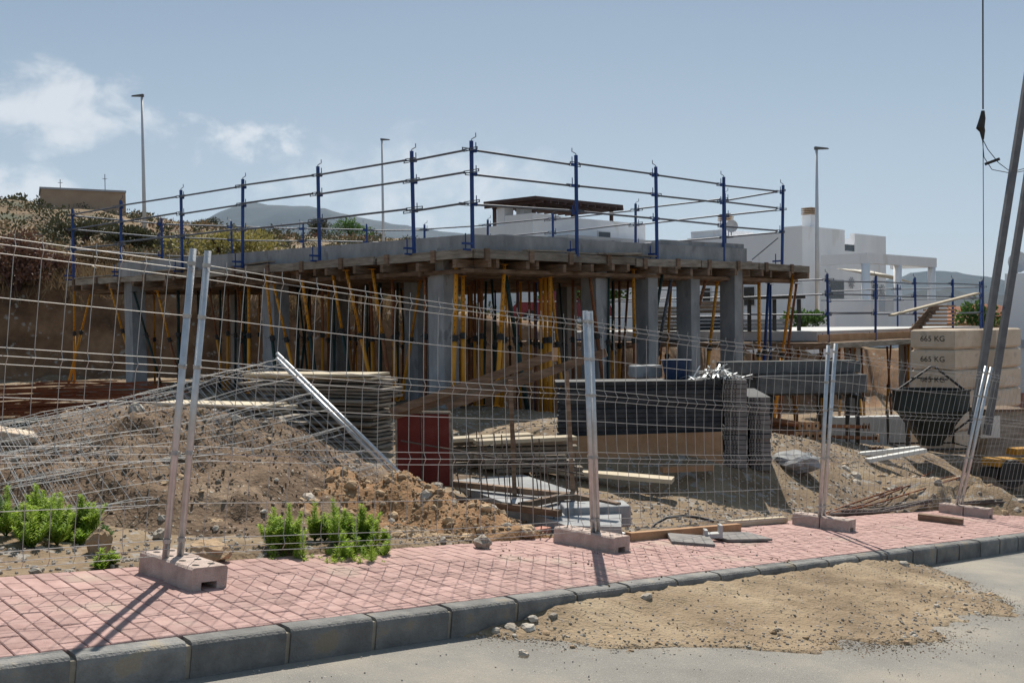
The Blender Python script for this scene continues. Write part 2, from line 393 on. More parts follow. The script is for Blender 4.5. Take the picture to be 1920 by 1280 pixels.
prof=[(0,-.42),(0,-.035),(-.006,-.016),(-.017,-.005),(-.032,0),(-.12,0),(-.12,-.42)]
kv=[(sx*.243,p[0],p[1]) for sx in(-1,1) for p in prof]; n=len(prof)
kf=[tuple(range(n)),tuple(range(n,2*n))[::-1]]+[(i,n+i,n+(i+1)%n,(i+1)%n) for i in range(n)]
km=bpy.data.meshes.new('kerb_stone'); km.from_pydata([(a,-b,c) for a,b,c in kv],[],kf); km.materials.append(MT['kerb'])
for i in range(-4,52):
    s=1.30+.51*i+.255; X,Y=xy(s,TK0); o=bpy.data.objects.new('kerb_stone',km); COL.objects.link(o); o.parent=kerb
    M=PB@Matrix.Rotation(random.gauss(0,.004),3,'Z')
    o.matrix_local=Matrix.Translation((X,Y,plane(s)+random.uniform(-.003,.003)))@M.to_4x4()
# spilled dirt on the road
EDGE=[(3.45,-4.30),(3.75,-3.95),(4.1,-3.62),(4.4,-3.38),(5.0,-3.25),(5.45,-3.02),(6.2,-2.80),(7.0,-2.85),(7.6,-2.98),(8.2,-3.25),(8.7,-3.7),(9.15,-4.30)]
def dirt_h(s,t):
    e=interp(s,EDGE)+.26*noise.noise(Vector((s*1.7,t*1.2,1)))+.12*noise.noise(Vector((s*5,t*5,5)))+.05*noise.noise(Vector((s*13,t*13,9)))
    d=min(e-t,(s-3.4)*1.2,(9.25-s)*1.2)
    h=.06*sstep(0,1.1,d)+.05*sstep(-3.95,-4.28,t)*sstep(0,.3,d)*sstep(3.4,4.4,s)*sstep(9.2,8.2,s)+.018*sstep(0,.06,d)-.06*(1-sstep(-.06,.0,d))-.004
    q=Vector((s,t,0))
    rut=0
    for c in(.0,.10,.20,.30,.40): rut+=math.exp(-((t+3.40+c-.10*(s-7.2)-.03*math.sin(s*2))/.028)**2)
    h-=.020*rut*sstep(5.6,6.2,s)*sstep(8.8,8.2,s)
    return h+(.016*noise.noise(q*5)+.012*noise.noise(q*13)+.007*noise.noise(q*31))*sstep(-.05,.2,d)
m=MB(); ss=axis([(3.2,9.4,.035)]); tt=axis([(-4.30,-2.5,.035)])
for s in ss:
    for t in tt:
        X,Y=xy(s,t); m.v.append((X,Y,plane(s)-.17+dirt_h(s,t)))
k=len(tt); m.f=[(i*k+j+1,i*k+j,(i+1)*k+j,(i+1)*k+j+1) for i in range(len(ss)-1) for j in range(k-1)]
m.f=[f[::-1] for f in m.f]
spill=tag(m.build('dirt_spill','sand_dirt',smooth=True),'flat spill of yellow sandy dirt with tyre tracks on the road against the kerb','dirt spill')
# ------------------------------------------------------------------ rock prototypes
def rockset(name,matn,n=5,sub=1,flat=.75):
    r=[]
    for i in range(n):
        m=MB().rock((0,0,0),1,i*7.3+len(name)+.5,flat,sub); me=bpy.data.meshes.new(name); me.from_pydata(m.v,[],m.f); me.materials.append(MT[matn])
        r.append(me)
    return r
RG=rockset('stone','rock_grey'); RT=rockset('stone','rock_tan'); RB=rockset('stone','rock_tan',3,2)
def stone(parent,set_,p,r):
    o=bpy.data.objects.new('stone',random.choice(set_)); COL.objects.link(o); o.parent=parent
    o.location=Vector(p)-ANC.get(parent.name,Vector())-Vector((0,0,r*.25)); o.scale=(r,r,r*random.uniform(.75,1.1)); o.rotation_euler=(random.uniform(-.4,.4),random.uniform(-.4,.4),random.random()*6.28)
def mound(name,label,matn,x0,x1,y0,y1,hf,step,amp,seed):
    m=MB(); xs=axis([(x0,x1,step)]); ys=axis([(y0,y1,step)])
    def z(X,Y):
        h=hf(X,Y); q=Vector((X,Y,seed))
        a=sstep(0,.2,h)*amp
        return gz(X,Y,False)-.06+h+a*(noise.noise(q*1.6)+.75*noise.noise(q*3.7)+.75*(.3-abs(noise.noise(q*8)))+.5*abs(noise.noise(q*17)))
    for y in ys:
        for x in xs: m.v.append((x,y,z(x,y)))
    k=len(xs); m.f=[(j*k+i,j*k+i+1,(j+1)*k+i+1,(j+1)*k+i) for j in range(len(ys)-1) for i in range(k-1)]
    o=tag(m.build(name,matn,smooth=True),label,'dirt mound'); return o,z
P1=[(-6.4,.0),(-5.6,.30),(-5.0,.45),(-4.5,.74),(-3.9,.80),(-3.4,.84),(-2.9,.72),(-2.5,.66),(-2.1,.60),(-1.75,.38),(-1.3,.1),(-1.0,0)]
def h1(X,Y):
    c=9.6; w=2.5 if Y<c else 1.7
    return interp(X,P1)*max(0,1-(abs(Y-c)/w)**1.5)
def h2(X,Y):
    b=0
    for cx,cy,h,r in((-1.55,8.9,.36,.75),(-1.0,8.95,.42,.55),(-.72,8.75,.34,.5),(-.35,8.5,.27,.5),(.0,8.25,.14,.45),(-1.9,8.3,.2,.6)):
        b=max(b,h*max(0,1-math.hypot(X-cx,Y-cy)/r/1.35)) if b==0 else max(b,h*max(0,1-math.hypot(X-cx,Y-cy)/r/1.35))
    return b*1.15
def h3(X,Y):
    b=0
    for cx,cy,h,r in((6.8,14.0,.52,1.0),(6.2,13.8,.36,.9),(5.6,13.7,.16,.9),(7.4,14.2,.34,.9)):
        b=max(b,h*(1-sstep(0,1.2,math.hypot(X-cx,Y-cy)/r/1.25)))
    return b
M1,z1=mound('dirt_mound','long grey-brown mound of rubble and soil under the fallen mesh panels','soil_grey',-6.6,-.9,6.9,11.4,h1,.045,.10,2)
M2,z2=mound('dirt_mound','orange earth mound with many stones behind the bright green weed','soil_orange',-2.8,.7,7.4,10.0,h2,.04,.07,8)
M3,z3=mound('dirt_mound','brown earth mound in front of the concrete skip','soil',2.8,9.2,12.2,16.4,h3,.06,.08,14)
rs=random.Random(5)
for _ in range(60):
    X=rs.uniform(-5.6,-1.6);Y=rs.uniform(7.3,10.2); stone(M1,RG if rs.random()<.7 else RT,(X,Y,z1(X,Y)+.01),rs.uniform(.02,.06)*(1.6 if rs.random()<.12 else 1))
for _ in range(150):
    X=rs.uniform(-2.2,.45);Y=rs.uniform(7.65,9.0); s_,t_=st(X,Y)
    if t_>-6.12: continue
    stone(M2,RT if rs.random()<.8 else RG,(X,Y,max(z2(X,Y),gz(X,Y))+.012),rs.uniform(.022,.07)*(1.5 if rs.random()<.12 else 1))
for _ in range(70):
    X=rs.uniform(4.5,8.2);Y=rs.uniform(13.2,15); stone(M3,RG if rs.random()<.5 else RT,(X,Y,z3(X,Y)+.01),rs.uniform(.03,.085))
for _ in range(70):
    s=rs.uniform(3.5,9.1); e=interp(s,EDGE); t=e-abs(rs.gauss(0,.28))+.08*rs.random()
    if t<-4.27: t=-4.24
    X,Y=xy(s,t); stone(spill,RG if rs.random()<.5 else RT,(X,Y,plane(s)-.17+max(0,dirt_h(s,t))+.004),rs.uniform(.010,.030)*(1.7 if rs.random()<.08 else 1))
for s,t,r in((3.72,-4.22,.045),(3.82,-4.18,.05),(3.92,-4.24,.035),(3.62,-4.24,.03),(4.05,-4.2,.03),(4.9,-4.18,.04),(8.45,-4.15,.05)):
    X,Y=xy(s,t); stone(spill,RG,(X,Y,plane(s)-.17+max(0,dirt_h(s,t))+.01),r)
# loose gravel that nobody could count
def gravel(name,n,fn,label,matn):
    m=MB(); r=random.Random(n); v0,f0=ICO[0]
    for _ in range(n):
        q=fn(r)
        if not q: continue
        (X,Y,Z),rad=q; M=Matrix.Rotation(r.random()*6.28,3,'Z')@Matrix.Rotation(r.random()*3,3,'X')
        sc=Vector((r.uniform(.7,1.3),r.uniform(.7,1.3),r.uniform(.5,.9)))
        m.add([Vector((X,Y,Z))+M@Vector((v.x*sc.x,v.y*sc.y,v.z*sc.z))*rad for v in v0],f0)
    return tag(m.build(name,matn),label,None,None,'stuff')
def gsite(r):
    s=r.uniform(-1,16); t=-6.08-abs(r.gauss(0,3.2)); X,Y=xy(s,t)
    if t<-14: return None
    return (X,Y,gz(X,Y)+.003),r.uniform(.005,.022)*(1.9 if r.random()<.05 else 1)
def gmound(r):
    X=r.uniform(-5.8,-1.4);Y=r.uniform(7.2,10.4); return (X,Y,z1(X,Y)),r.uniform(.004,.018)
def gmound2(r):
    X=r.uniform(-2.3,.5);Y=r.uniform(7.6,9.2)
    if st(X,Y)[1]>-6.1: return None
    return (X,Y,max(z2(X,Y),gz(X,Y))),r.uniform(.006,.024)
def gspill(r):
    s=r.uniform(3.4,9.2); e=interp(s,EDGE); t=e-abs(r.gauss(0,.45))+.15*r.random() if r.random()<.6 else r.uniform(-4.28,e)
    if t<-4.28: return None
    X,Y=xy(s,t); return (X,Y,plane(s)-.17+max(.0,dirt_h(s,t))),r.uniform(.003,.012)
def gpave(r):
    s=4.7+abs(r.gauss(0,3.2)); t=r.uniform(-6.0,-4.35); X,Y=xy(s,t); return (X,Y,plane(s)+.006),r.uniform(.003,.010)
def groad(r):
    s=r.uniform(.6,9); t=r.uniform(-4.28,-2.2); X,Y=xy(s,t); return (X,Y,plane(s)-.165),r.uniform(.002,.006)
gravel('gravel',9000,gsite,'pale stones and gravel strewn over the site soil','rock_grey')
gravel('gravel',3500,gmound,'small rubble on the grey-brown mound','rubble')
gravel('gravel',2200,gmound2,'small clods on the orange mound','rock_tan')
def gdust(r):
    s=r.uniform(3.3,9.4); e=interp(s,EDGE); t=e+abs(r.gauss(0,.16))-.12
    if t<-4.28: return None
    X,Y=xy(s,t); return (X,Y,plane(s)-.172+max(.0,dirt_h(s,t))),r.uniform(.002,.0065)
gravel('sand_grains',6000,gdust,'scattered sand grains thinning out round the dirt spill','sand_dirt')
gravel('gravel',2200,gspill,'grit along the edge of the dirt spill','rock_grey')
gravel('dirt_crumbs',260,gpave,'dark crumbs of dirt on the pavers','soil')
gravel('grit',700,groad,'fine grit on the asphalt','rock_grey')
# ------------------------------------------------------------------ concrete frame under construction
ANG=math.atan2(.665,.747)
SLAB=[(-9.5,23.2),(-.68,16.72),(5.15,21.0),(3.2,24.4),(-2.7,29.2),(-8.8,27.5)]
OUT=[(-11.45,24.95),(-.63,16.02),(6.95,22.6),(5.7,24.1),(-2.5,30.2),(-9.9,27.8)]
frame=thing('unfinished_building','unfinished grey concrete frame with flat slab and columns on the site','building',(-2,20,0))
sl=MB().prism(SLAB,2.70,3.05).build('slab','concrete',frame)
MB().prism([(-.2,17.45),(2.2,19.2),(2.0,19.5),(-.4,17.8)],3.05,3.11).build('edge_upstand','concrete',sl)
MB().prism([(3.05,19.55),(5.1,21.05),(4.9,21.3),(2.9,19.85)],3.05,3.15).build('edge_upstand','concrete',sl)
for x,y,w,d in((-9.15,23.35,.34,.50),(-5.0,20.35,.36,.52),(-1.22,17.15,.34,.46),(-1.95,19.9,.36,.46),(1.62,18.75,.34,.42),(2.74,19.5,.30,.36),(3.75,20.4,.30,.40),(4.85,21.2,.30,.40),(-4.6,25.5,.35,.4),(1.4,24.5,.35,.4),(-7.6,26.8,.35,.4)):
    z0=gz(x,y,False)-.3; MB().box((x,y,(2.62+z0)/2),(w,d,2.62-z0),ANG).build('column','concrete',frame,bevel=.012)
# timber formwork carrying the slab
form=thing('slab_formwork','timber and steel formwork deck carrying the concrete slab','formwork',(-2,20,0))
MB().prism(OUT,2.615,2.655).build('deck','wood_brown',form)
def along(a,b,L0): # split an edge into pieces
    a=Vector(a);b=Vector(b);n=max(1,int(round((b-a).length/L0))); return [(a.lerp(b,i/n),a.lerp(b,(i+1)/n)) for i in range(n)]
rf=random.Random(3)
for e0,e1 in((OUT[0],OUT[1]),(OUT[1],OUT[2]),(OUT[2],OUT[3]),(OUT[5],OUT[0])):
    d=(Vector(e1)-Vector(e0)).normalized(); nrm=Vector((d.y,-d.x))
    for a,b in along(e0,e1,2.2):
        o=rf.uniform(-.05,.05); dz=rf.uniform(-.012,.012)
        a3=Vector((a.x+nrm.x*(.03+o),a.y+nrm.y*(.03+o),2.655+dz*2)); b3=Vector((b.x+nrm.x*(.03+o),b.y+nrm.y*(.03+o),2.655+rf.uniform(-.03,.03)))
        MB().beam(a3+(b3-a3)*.004,b3-(b3-a3)*.004,.055,.15).build('edge_board','wood_grey',form)
        # planks of the walkway on top
        for k in range(2):
            q=-.10-.20*k; a4=Vector((a.x+nrm.x*q,a.y+nrm.y*q,2.715+.012*k)); b4=Vector((b.x+nrm.x*q,b.y+nrm.y*q,2.715+.012*k))
            MB().beam(a4,b4,.19,.03).build('plank','wood_grey',form)
        for k in(.12,.62):
            p=a3.lerp(b3,k); MB().beam(p+Vector((nrm.x*.04,nrm.y*.04,-.12)),p+Vector((nrm.x*.04,nrm.y*.04,.09)),.10,.05,up=(nrm.x,nrm.y,0)).build('bracket','wood_brown',form)
# ragged beam ends and loose boards along the visible edges
for e0,e1 in((OUT[0],OUT[1]),(OUT[1],OUT[2])):
    d=(Vector(e1)-Vector(e0)).normalized(); nrm=Vector((d.y,-d.x)); Ln=(Vector(e1)-Vector(e0)).length; q=.3
    while q<Ln-.2:
        c=Vector(e0)+d*q; L_=rf.uniform(.02,.26); z=2.50+rf.uniform(-.02,.02)
        MB().beam((c.x-nrm.x*1.1,c.y-nrm.y*1.1,z),(c.x+nrm.x*L_,c.y+nrm.y*L_,z+rf.gauss(0,.01)),.075,.14).build('beam_end','wood_brown',form); q+=rf.uniform(.45,.95)
    for k in range(7):
        c=Vector(e0)+d*rf.uniform(.8,Ln-1.2); u=d*rf.uniform(.4,.9); o=rf.uniform(-.25,.12); z=2.755+rf.uniform(0,.03)
        MB().beam((c.x-u.x+nrm.x*o,c.y-u.y+nrm.y*o,z),(c.x+u.x+nrm.x*(o+rf.gauss(0,.1)),c.y+u.y+nrm.y*(o+rf.gauss(0,.1)),z+rf.uniform(-.005,.03)),.16,.03).build('loose_board','wood_grey',form)
    a=Vector(e0)-nrm*.28;b=Vector(e1)-nrm*.28; MB().beam((a.x,a.y,2.40),(b.x,b.y,2.40),.09,.07).build('edge_ledger','wood_brown',form)
# second layer: ledgers and joists below the deck
for q in(.55,1.5,2.6,3.9,5.2,6.6,8.0):
    a=Vector(OUT[0]).lerp(Vector(OUT[5]),min(.95,q/8.5)); b=Vector(OUT[1]).lerp(Vector(OUT[2]),q/9.6*.93)
    MB().beam((a.x,a.y,2.525),(b.x,b.y,2.525),.08,.17).build('joist','wood_brown',form)
for q in range(13):
    f=(q+.35)/13; a=Vector(OUT[1]).lerp(Vector(OUT[0]),f); b=Vector(OUT[2]).lerp(Vector(OUT[4]),f)
    MB().beam((a.x+.12,a.y+.12,2.39),(b.x,b.y,2.39),.08,.10).build('ledger','wood_brown',form)
# ------------------------------------------------------------------ blue guard posts and rails
LEV=[('top',1.69),('middle',1.31),('bottom',.81)]
def guard_post(p,zb,inn,label,group,h=1.85,lean=(0,0)):
    x,y=p; t=thing('guard_post',label,'guard post',(x,y,zb),group)
    top=Vector((x+lean[0],y+lean[1],zb+h)); b=Vector((x,y,zb))
    MB().beam(b,top,.048,.048,up=(inn[0],inn[1],0)).build('post','blue_paint',t)
    i3=Vector((inn[0],inn[1],0))
    c=MB().beam(b+Vector((0,0,.03)),b+Vector((0,0,.03))+i3*.22,.04,.03).beam(b+Vector((0,0,.13))+i3*.024,b+Vector((0,0,.13))+i3*.24,.05,.035)
    c.build('clamp','blue_paint',t)
    MB().tube([b+i3*.17+Vector((0,0,.04)),b+i3*.17+Vector((0,0,.30))],.012,6).build('clamp_screw','blue_paint',t)
    sd=Vector((-inn[1],inn[0],0))
    for nme,dz in LEV:
        q=b.lerp(top,(dz-.02)/h)
        MB().beam(q+sd*.02,q+sd*.12,.02,.05).tube([q+sd*.10-Vector((0,0,.03)),q+sd*.10+Vector((0,0,.14))],.009,5).build('rail_bracket','blue_paint',t)
    MB().tube([top,top+Vector((0,0,.025)),top+sd*.08+Vector((0,0,.05)),top+sd*.10+Vector((0,0,.05)),top+sd*.10+Vector((0,0,.12))],.008,5).build('top_hook','steel_rail',t)
    return b,top
def guard_rail(a,b,label,group,ext=.16,rr=.02):
    a=Vector(a);b=Vector(b);d=(b-a).normalized(); t=thing('guard_rail',label,'guard rail',tuple((a+b)/2),group)
    MB().tube([a+d*.12,b-d*.12],rr,8).build('tube','steel_rail',t)
    for p,sg in((a,-1),(b,1)):
        e0=p-d*sg*.14; e1=p+d*sg*ext
        MB().beam(e0+Vector((0,0,.018)),e1+Vector((0,0,.018)),.008,.014).beam(e0-Vector((0,0,.018)),e1-Vector((0,0,.018)),.008,.014).beam(e1-d*sg*.01-Vector((0,0,.024)),e1-d*sg*.01+Vector((0,0,.024)),.008,.02,up=tuple(d)).beam(e0.lerp(e1,.5)-Vector((0,0,.024)),e0.lerp(e1,.5)+Vector((0,0,.024)),.008,.02,up=tuple(d)).build('slotted_end','steel_rail',t)
def run(pts,zb,name,frm,levels=LEV,skip0=False,close=False,h=1.85,seed=1):
    r=random.Random(seed); tops=[]
    for i,p in enumerate(pts):
        a=Vector(pts[max(0,i-1)]);b=Vector(pts[min(len(pts)-1,i+1)]); d=(b-a).normalized(); inn=(-d.y,d.x)
        if not(i==0 and skip0) and not(close and i==len(pts)-1):
            tops.append(guard_post(p,zb,inn,f'blue guard post on {name}, {ORD[i]} from {frm}',f'blue guard posts on {name}',h,(r.gauss(0,.02),r.gauss(0,.02))))
    for i in range(len(pts)-1):
        a=pts[i];b=pts[i+1]; d=(Vector(b)-Vector(a)).normalized(); o=Vector((-d.y,d.x))*.045
        for nme,dz in levels:
            guard_rail((a[0]+o.x,a[1]+o.y,zb+dz+r.uniform(-.03,.03)),(b[0]+o.x,b[1]+o.y,zb+dz+r.uniform(-.03,.03)),f'{nme} guard rail on {name}, {ORD[i]} bay from {frm}',f'guard rails on {name}',.10+.2*r.random()**2)
RA=[(-.64,16.08),(-1.71,16.98),(-3.69,18.55),(-5.6,20.05),(-7.37,21.55),(-9.43,23.25),(-11.31,24.85)]
RB_=[(-.64,16.08),(1.21,17.62),(2.9,19.09),(4.55,20.58),(6.2,22.0)]
RC=[(6.2,22.0),(5.2,23.3),(3.26,25.2),(1.2,27.3),(-.7,28.7),(-2.7,29.9)]
RD=[(-11.31,24.85),(-9.9,27.3),(-8.2,28.3),(-6.3,29.1),(-4.4,29.6),(-2.7,29.9)]
def rev(run_): return run_
run([(p[0],p[1]) for p in RA],2.70,'upper slab left edge','near corner',seed=3)
run(RB_,2.70,'upper slab right edge','near corner',skip0=True,seed=4)
run(RC,2.70,'upper slab far right edge','the right end',skip0=True,seed=5)
run(RD,2.70,'upper slab far left edge','the left end',skip0=True,close=True,seed=6)
for o in bpy.data.objects:
    if o.get('label','').startswith('blue guard post on upper slab left edge, first'): o['label']='tallest blue guard post, standing on the near corner of the upper slab'
# diagonal brace wires at the right end
tag(MB().tube([at(1410,487,22.2),at(1459,446,22.2)],.012,5).build('brace_bar','steel_rail'),'thin diagonal brace bar at the right end of the upper slab','brace bar')
# ------------------------------------------------------------------ steel props
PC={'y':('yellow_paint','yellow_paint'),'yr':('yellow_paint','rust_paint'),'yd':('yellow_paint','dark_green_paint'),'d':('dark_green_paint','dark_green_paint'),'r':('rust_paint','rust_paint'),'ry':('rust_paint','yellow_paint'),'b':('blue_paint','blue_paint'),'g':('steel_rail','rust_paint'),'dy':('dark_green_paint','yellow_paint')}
PN={'y':'yellow','yr':'yellow and rusty','yd':'yellow and dark green','d':'dark green','r':'rusty brown','ry':'rusty and yellow','b':'blue','g':'grey','dy':'dark green and yellow'}
def prop(top,bot,c,label,group,r=.028,holes=True,up_r=None):
    top=Vector(top);bot=Vector(bot); t=thing('steel_prop',label,'prop',tuple(bot),group); d=(top-bot).normalized(); Ln=(top-bot).length
    mU,mL=PC[c]; k=.48+.08*((top.x*7.3)%1); mid=bot.lerp(top,k)
    MB().tube([bot,mid],r,8).build('outer_tube',mL,t,True); iu=MB().tube([mid-d*.05,top],r*.84,8).build('inner_tube',mU,t,True)
    if holes:
        hb=MB(); s2=Vector((0,-1,0)); n=int(Ln*.5/.11)
        for i in range(n):
            q=mid.lerp(top,(i+.6)/n); hb.beam(q+s2*(r*.84-.003),q+s2*(r*.84+.0015),.012,.022,up=tuple(d))
        tag(hb.build('pin_holes','void',iu),kind='stuff')
    MB().tube([mid-d*.06,mid+d*.05],r*1.45,8).tube([mid+Vector((-.08,-.03,0)),mid+Vector((-.03,-.05,.02)),mid+Vector((.07,-.04,-.01)),mid+Vector((.09,-.01,-.04))],.007,5).build('collar','frame_dark',t)
    MB().box(bot+Vector((0,0,.004)),(.13,.13,.008)).build('base_plate',mL,t); MB().box(top-Vector((0,0,.004)),(.13,.13,.008)).build('top_plate',mU,t)
def facadeY(x):
    rt=(x-960)/1800
    if x<890: Lq=(-.63-rt*16.1)/(.775+rt*.632); return 16.1+.632*Lq
    Lq=(rt*16.1+.63)/(.747-rt*.665); return 16.1+.665*Lq
PL=[# x at top, x at ground, depth behind the slab edge, colours, radius
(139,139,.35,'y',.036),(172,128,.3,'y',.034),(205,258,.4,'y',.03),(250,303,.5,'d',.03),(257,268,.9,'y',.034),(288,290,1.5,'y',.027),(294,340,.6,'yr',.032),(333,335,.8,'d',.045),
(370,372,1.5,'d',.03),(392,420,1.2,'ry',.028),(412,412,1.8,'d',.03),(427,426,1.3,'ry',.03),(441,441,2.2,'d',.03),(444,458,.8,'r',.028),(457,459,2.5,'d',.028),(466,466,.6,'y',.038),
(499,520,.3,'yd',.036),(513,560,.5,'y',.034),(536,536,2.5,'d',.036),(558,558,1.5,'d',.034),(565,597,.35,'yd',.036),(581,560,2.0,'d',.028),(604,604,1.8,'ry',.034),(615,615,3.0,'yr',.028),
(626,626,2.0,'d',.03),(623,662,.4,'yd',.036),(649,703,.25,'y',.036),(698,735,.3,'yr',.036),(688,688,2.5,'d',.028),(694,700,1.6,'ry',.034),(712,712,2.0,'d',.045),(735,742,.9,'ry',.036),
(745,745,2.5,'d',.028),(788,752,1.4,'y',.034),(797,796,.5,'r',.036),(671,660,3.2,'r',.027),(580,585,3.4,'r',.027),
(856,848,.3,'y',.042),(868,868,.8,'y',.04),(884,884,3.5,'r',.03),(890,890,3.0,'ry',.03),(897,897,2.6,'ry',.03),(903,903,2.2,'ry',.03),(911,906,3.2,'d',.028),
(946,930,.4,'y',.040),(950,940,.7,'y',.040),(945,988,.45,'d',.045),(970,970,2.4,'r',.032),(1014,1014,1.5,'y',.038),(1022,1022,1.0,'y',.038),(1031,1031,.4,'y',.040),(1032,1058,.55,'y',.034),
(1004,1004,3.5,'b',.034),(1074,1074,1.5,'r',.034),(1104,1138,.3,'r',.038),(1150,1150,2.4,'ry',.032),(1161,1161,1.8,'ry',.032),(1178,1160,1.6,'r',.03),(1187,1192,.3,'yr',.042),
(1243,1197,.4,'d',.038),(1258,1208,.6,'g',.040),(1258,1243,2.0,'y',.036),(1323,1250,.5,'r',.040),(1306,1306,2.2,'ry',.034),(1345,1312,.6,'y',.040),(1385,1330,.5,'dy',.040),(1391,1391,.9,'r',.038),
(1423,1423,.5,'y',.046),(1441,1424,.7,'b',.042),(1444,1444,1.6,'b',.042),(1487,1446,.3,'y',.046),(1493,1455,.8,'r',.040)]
names={}
rowL=sorted([p for p in PL if p[0]<890]); rowR=sorted([p for p in PL if p[0]>=890])
def where(x):
    for a,w in((215,'left of the leftmost column'),(470,'between both leftmost columns'),(760,'left of the big near column'),(880,'beside the big near column'),(1090,'right of the big near column'),(1195,'around the dark middle column'),(1350,'among the three right-hand columns'),(3000,'at the slab right end')):
        if x<a: return w
cnt={}
for x0,x1,dp,c,r in sorted(PL):
    cnt.setdefault((c,where(x0)),[]).append(x0)
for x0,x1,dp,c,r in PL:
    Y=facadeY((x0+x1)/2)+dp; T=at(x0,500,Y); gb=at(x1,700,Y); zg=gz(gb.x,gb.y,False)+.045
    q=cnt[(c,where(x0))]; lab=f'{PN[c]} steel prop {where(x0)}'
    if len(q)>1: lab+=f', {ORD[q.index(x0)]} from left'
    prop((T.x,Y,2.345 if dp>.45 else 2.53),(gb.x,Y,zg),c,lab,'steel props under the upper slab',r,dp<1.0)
def many_props(cands,where_,group,r,ztop):
    by={}
    for (X,Y,lx,c) in cands: by.setdefault(c,[]).append((px((X,Y,1))[0],X,Y,lx,c))
    for c,q in by.items():
        q.sort()
        for i,(_,X,Y,lx,c) in enumerate(q): prop((X+lx,Y,ztop),(X,Y,gz(X,Y,False)+.045),c,f'{PN[c]} steel prop {where_}, {ORD[i]} of its colour from left',group,r,False)
rp=random.Random(12); cands=[]
for i in range(62):
    f=rp.random(); a=Vector(SLAB[1]).lerp(Vector(SLAB[0]),rp.uniform(.05,.95)); X=a.x+rp.uniform(1.5,6)*.7; Y=a.y+rp.uniform(1.2,7)
    if Y>27 or X>3.5: continue
    cands.append((X,Y,rp.gauss(0,.12),rp.choice(['r','d','ry','yr','yd','dy','y'])))
many_props(cands,'deep under the slab','steel props deep under the slab',.028,2.345)
# ------------------------------------------------------------------ lower slab to the right
LQ=Vector((8.05,25.0)); U=Vector((.747,.665)); V=Vector((-.775,.632))
low=thing('lower_building','lower concrete slab on props right of the main frame','building',(9,27,0))
def lp(u,v): q=LQ+U*u+V*v; return (q.x,q.y)
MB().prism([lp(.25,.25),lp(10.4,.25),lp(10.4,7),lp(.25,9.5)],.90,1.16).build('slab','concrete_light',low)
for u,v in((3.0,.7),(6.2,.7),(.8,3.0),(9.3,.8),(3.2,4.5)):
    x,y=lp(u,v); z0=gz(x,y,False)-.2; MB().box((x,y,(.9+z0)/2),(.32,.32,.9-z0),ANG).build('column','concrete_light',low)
MB().prism([lp(-.5,-.45),lp(10.9,-.45),lp(10.9,7.4),lp(-.5,10)],.835,.87).build('formwork_deck','wood_brown',low)
for i,(a,b) in enumerate(along((-.5,-.48),(10.9,-.48),2.3)):
    p=lp(a.x,a.y);q=lp(b.x,b.y); MB().beam((p[0],p[1],.80),(q[0],q[1],.80+.02*(i%2)),.06,.13).build('edge_board','wood_grey',low)
    p=lp(a.x,-.2);q=lp(b.x,-.2); MB().beam((p[0],p[1],.98),(q[0],q[1],.99),.04,.20).build('shutter_board','wood_orange',low)
for i,(a,b) in enumerate(along((-.53,-.4),(-.53,9.8),2.3)):
    p=lp(a.x,a.y);q=lp(b.x,b.y); MB().beam((p[0],p[1],.80),(q[0],q[1],.80),.06,.13).build('edge_board','wood_brown',low)
for v in(.5,2,4,6): 
    p=lp(-.3,v);q=lp(10.7,v); MB().beam((p[0],p[1],.75),(q[0],q[1],.75),.09,.16).build('joist','wood_brown',low)
rl=random.Random(8); cands=[]
for i in range(30):
    u=rl.uniform(0,10.2);v=rl.choice((.1,.5,2,4,6)); p=lp(u,v); cands.append((p[0],p[1],rl.gauss(0,.16),rl.choice(['y','y','ry','r'])))
many_props(cands,'under the lower slab','steel props under the lower slab',.036,.66)
run([lp(0,-.2),lp(2.45,-.2),lp(4.85,-.2),lp(7.3,-.2),lp(9.5,-.2)],.80,'lower slab front edge','its near corner',seed=11)
run([lp(0,-.2),lp(-.2,2.4),lp(-.2,4.9),lp(-.2,7.4),lp(-.2,9.9)],.80,'lower slab left edge','its near corner',skip0=True,seed=12)
run([lp(10.6,.3),lp(10.6,3),lp(10.6,5.5)],.80,'lower slab far right edge','its front',seed=13)
run([lp(.4,7.6),lp(2.9,7.5),lp(5.4,7.4),lp(8,7.4)],.80,'lower slab back edge','its left end',seed=14)
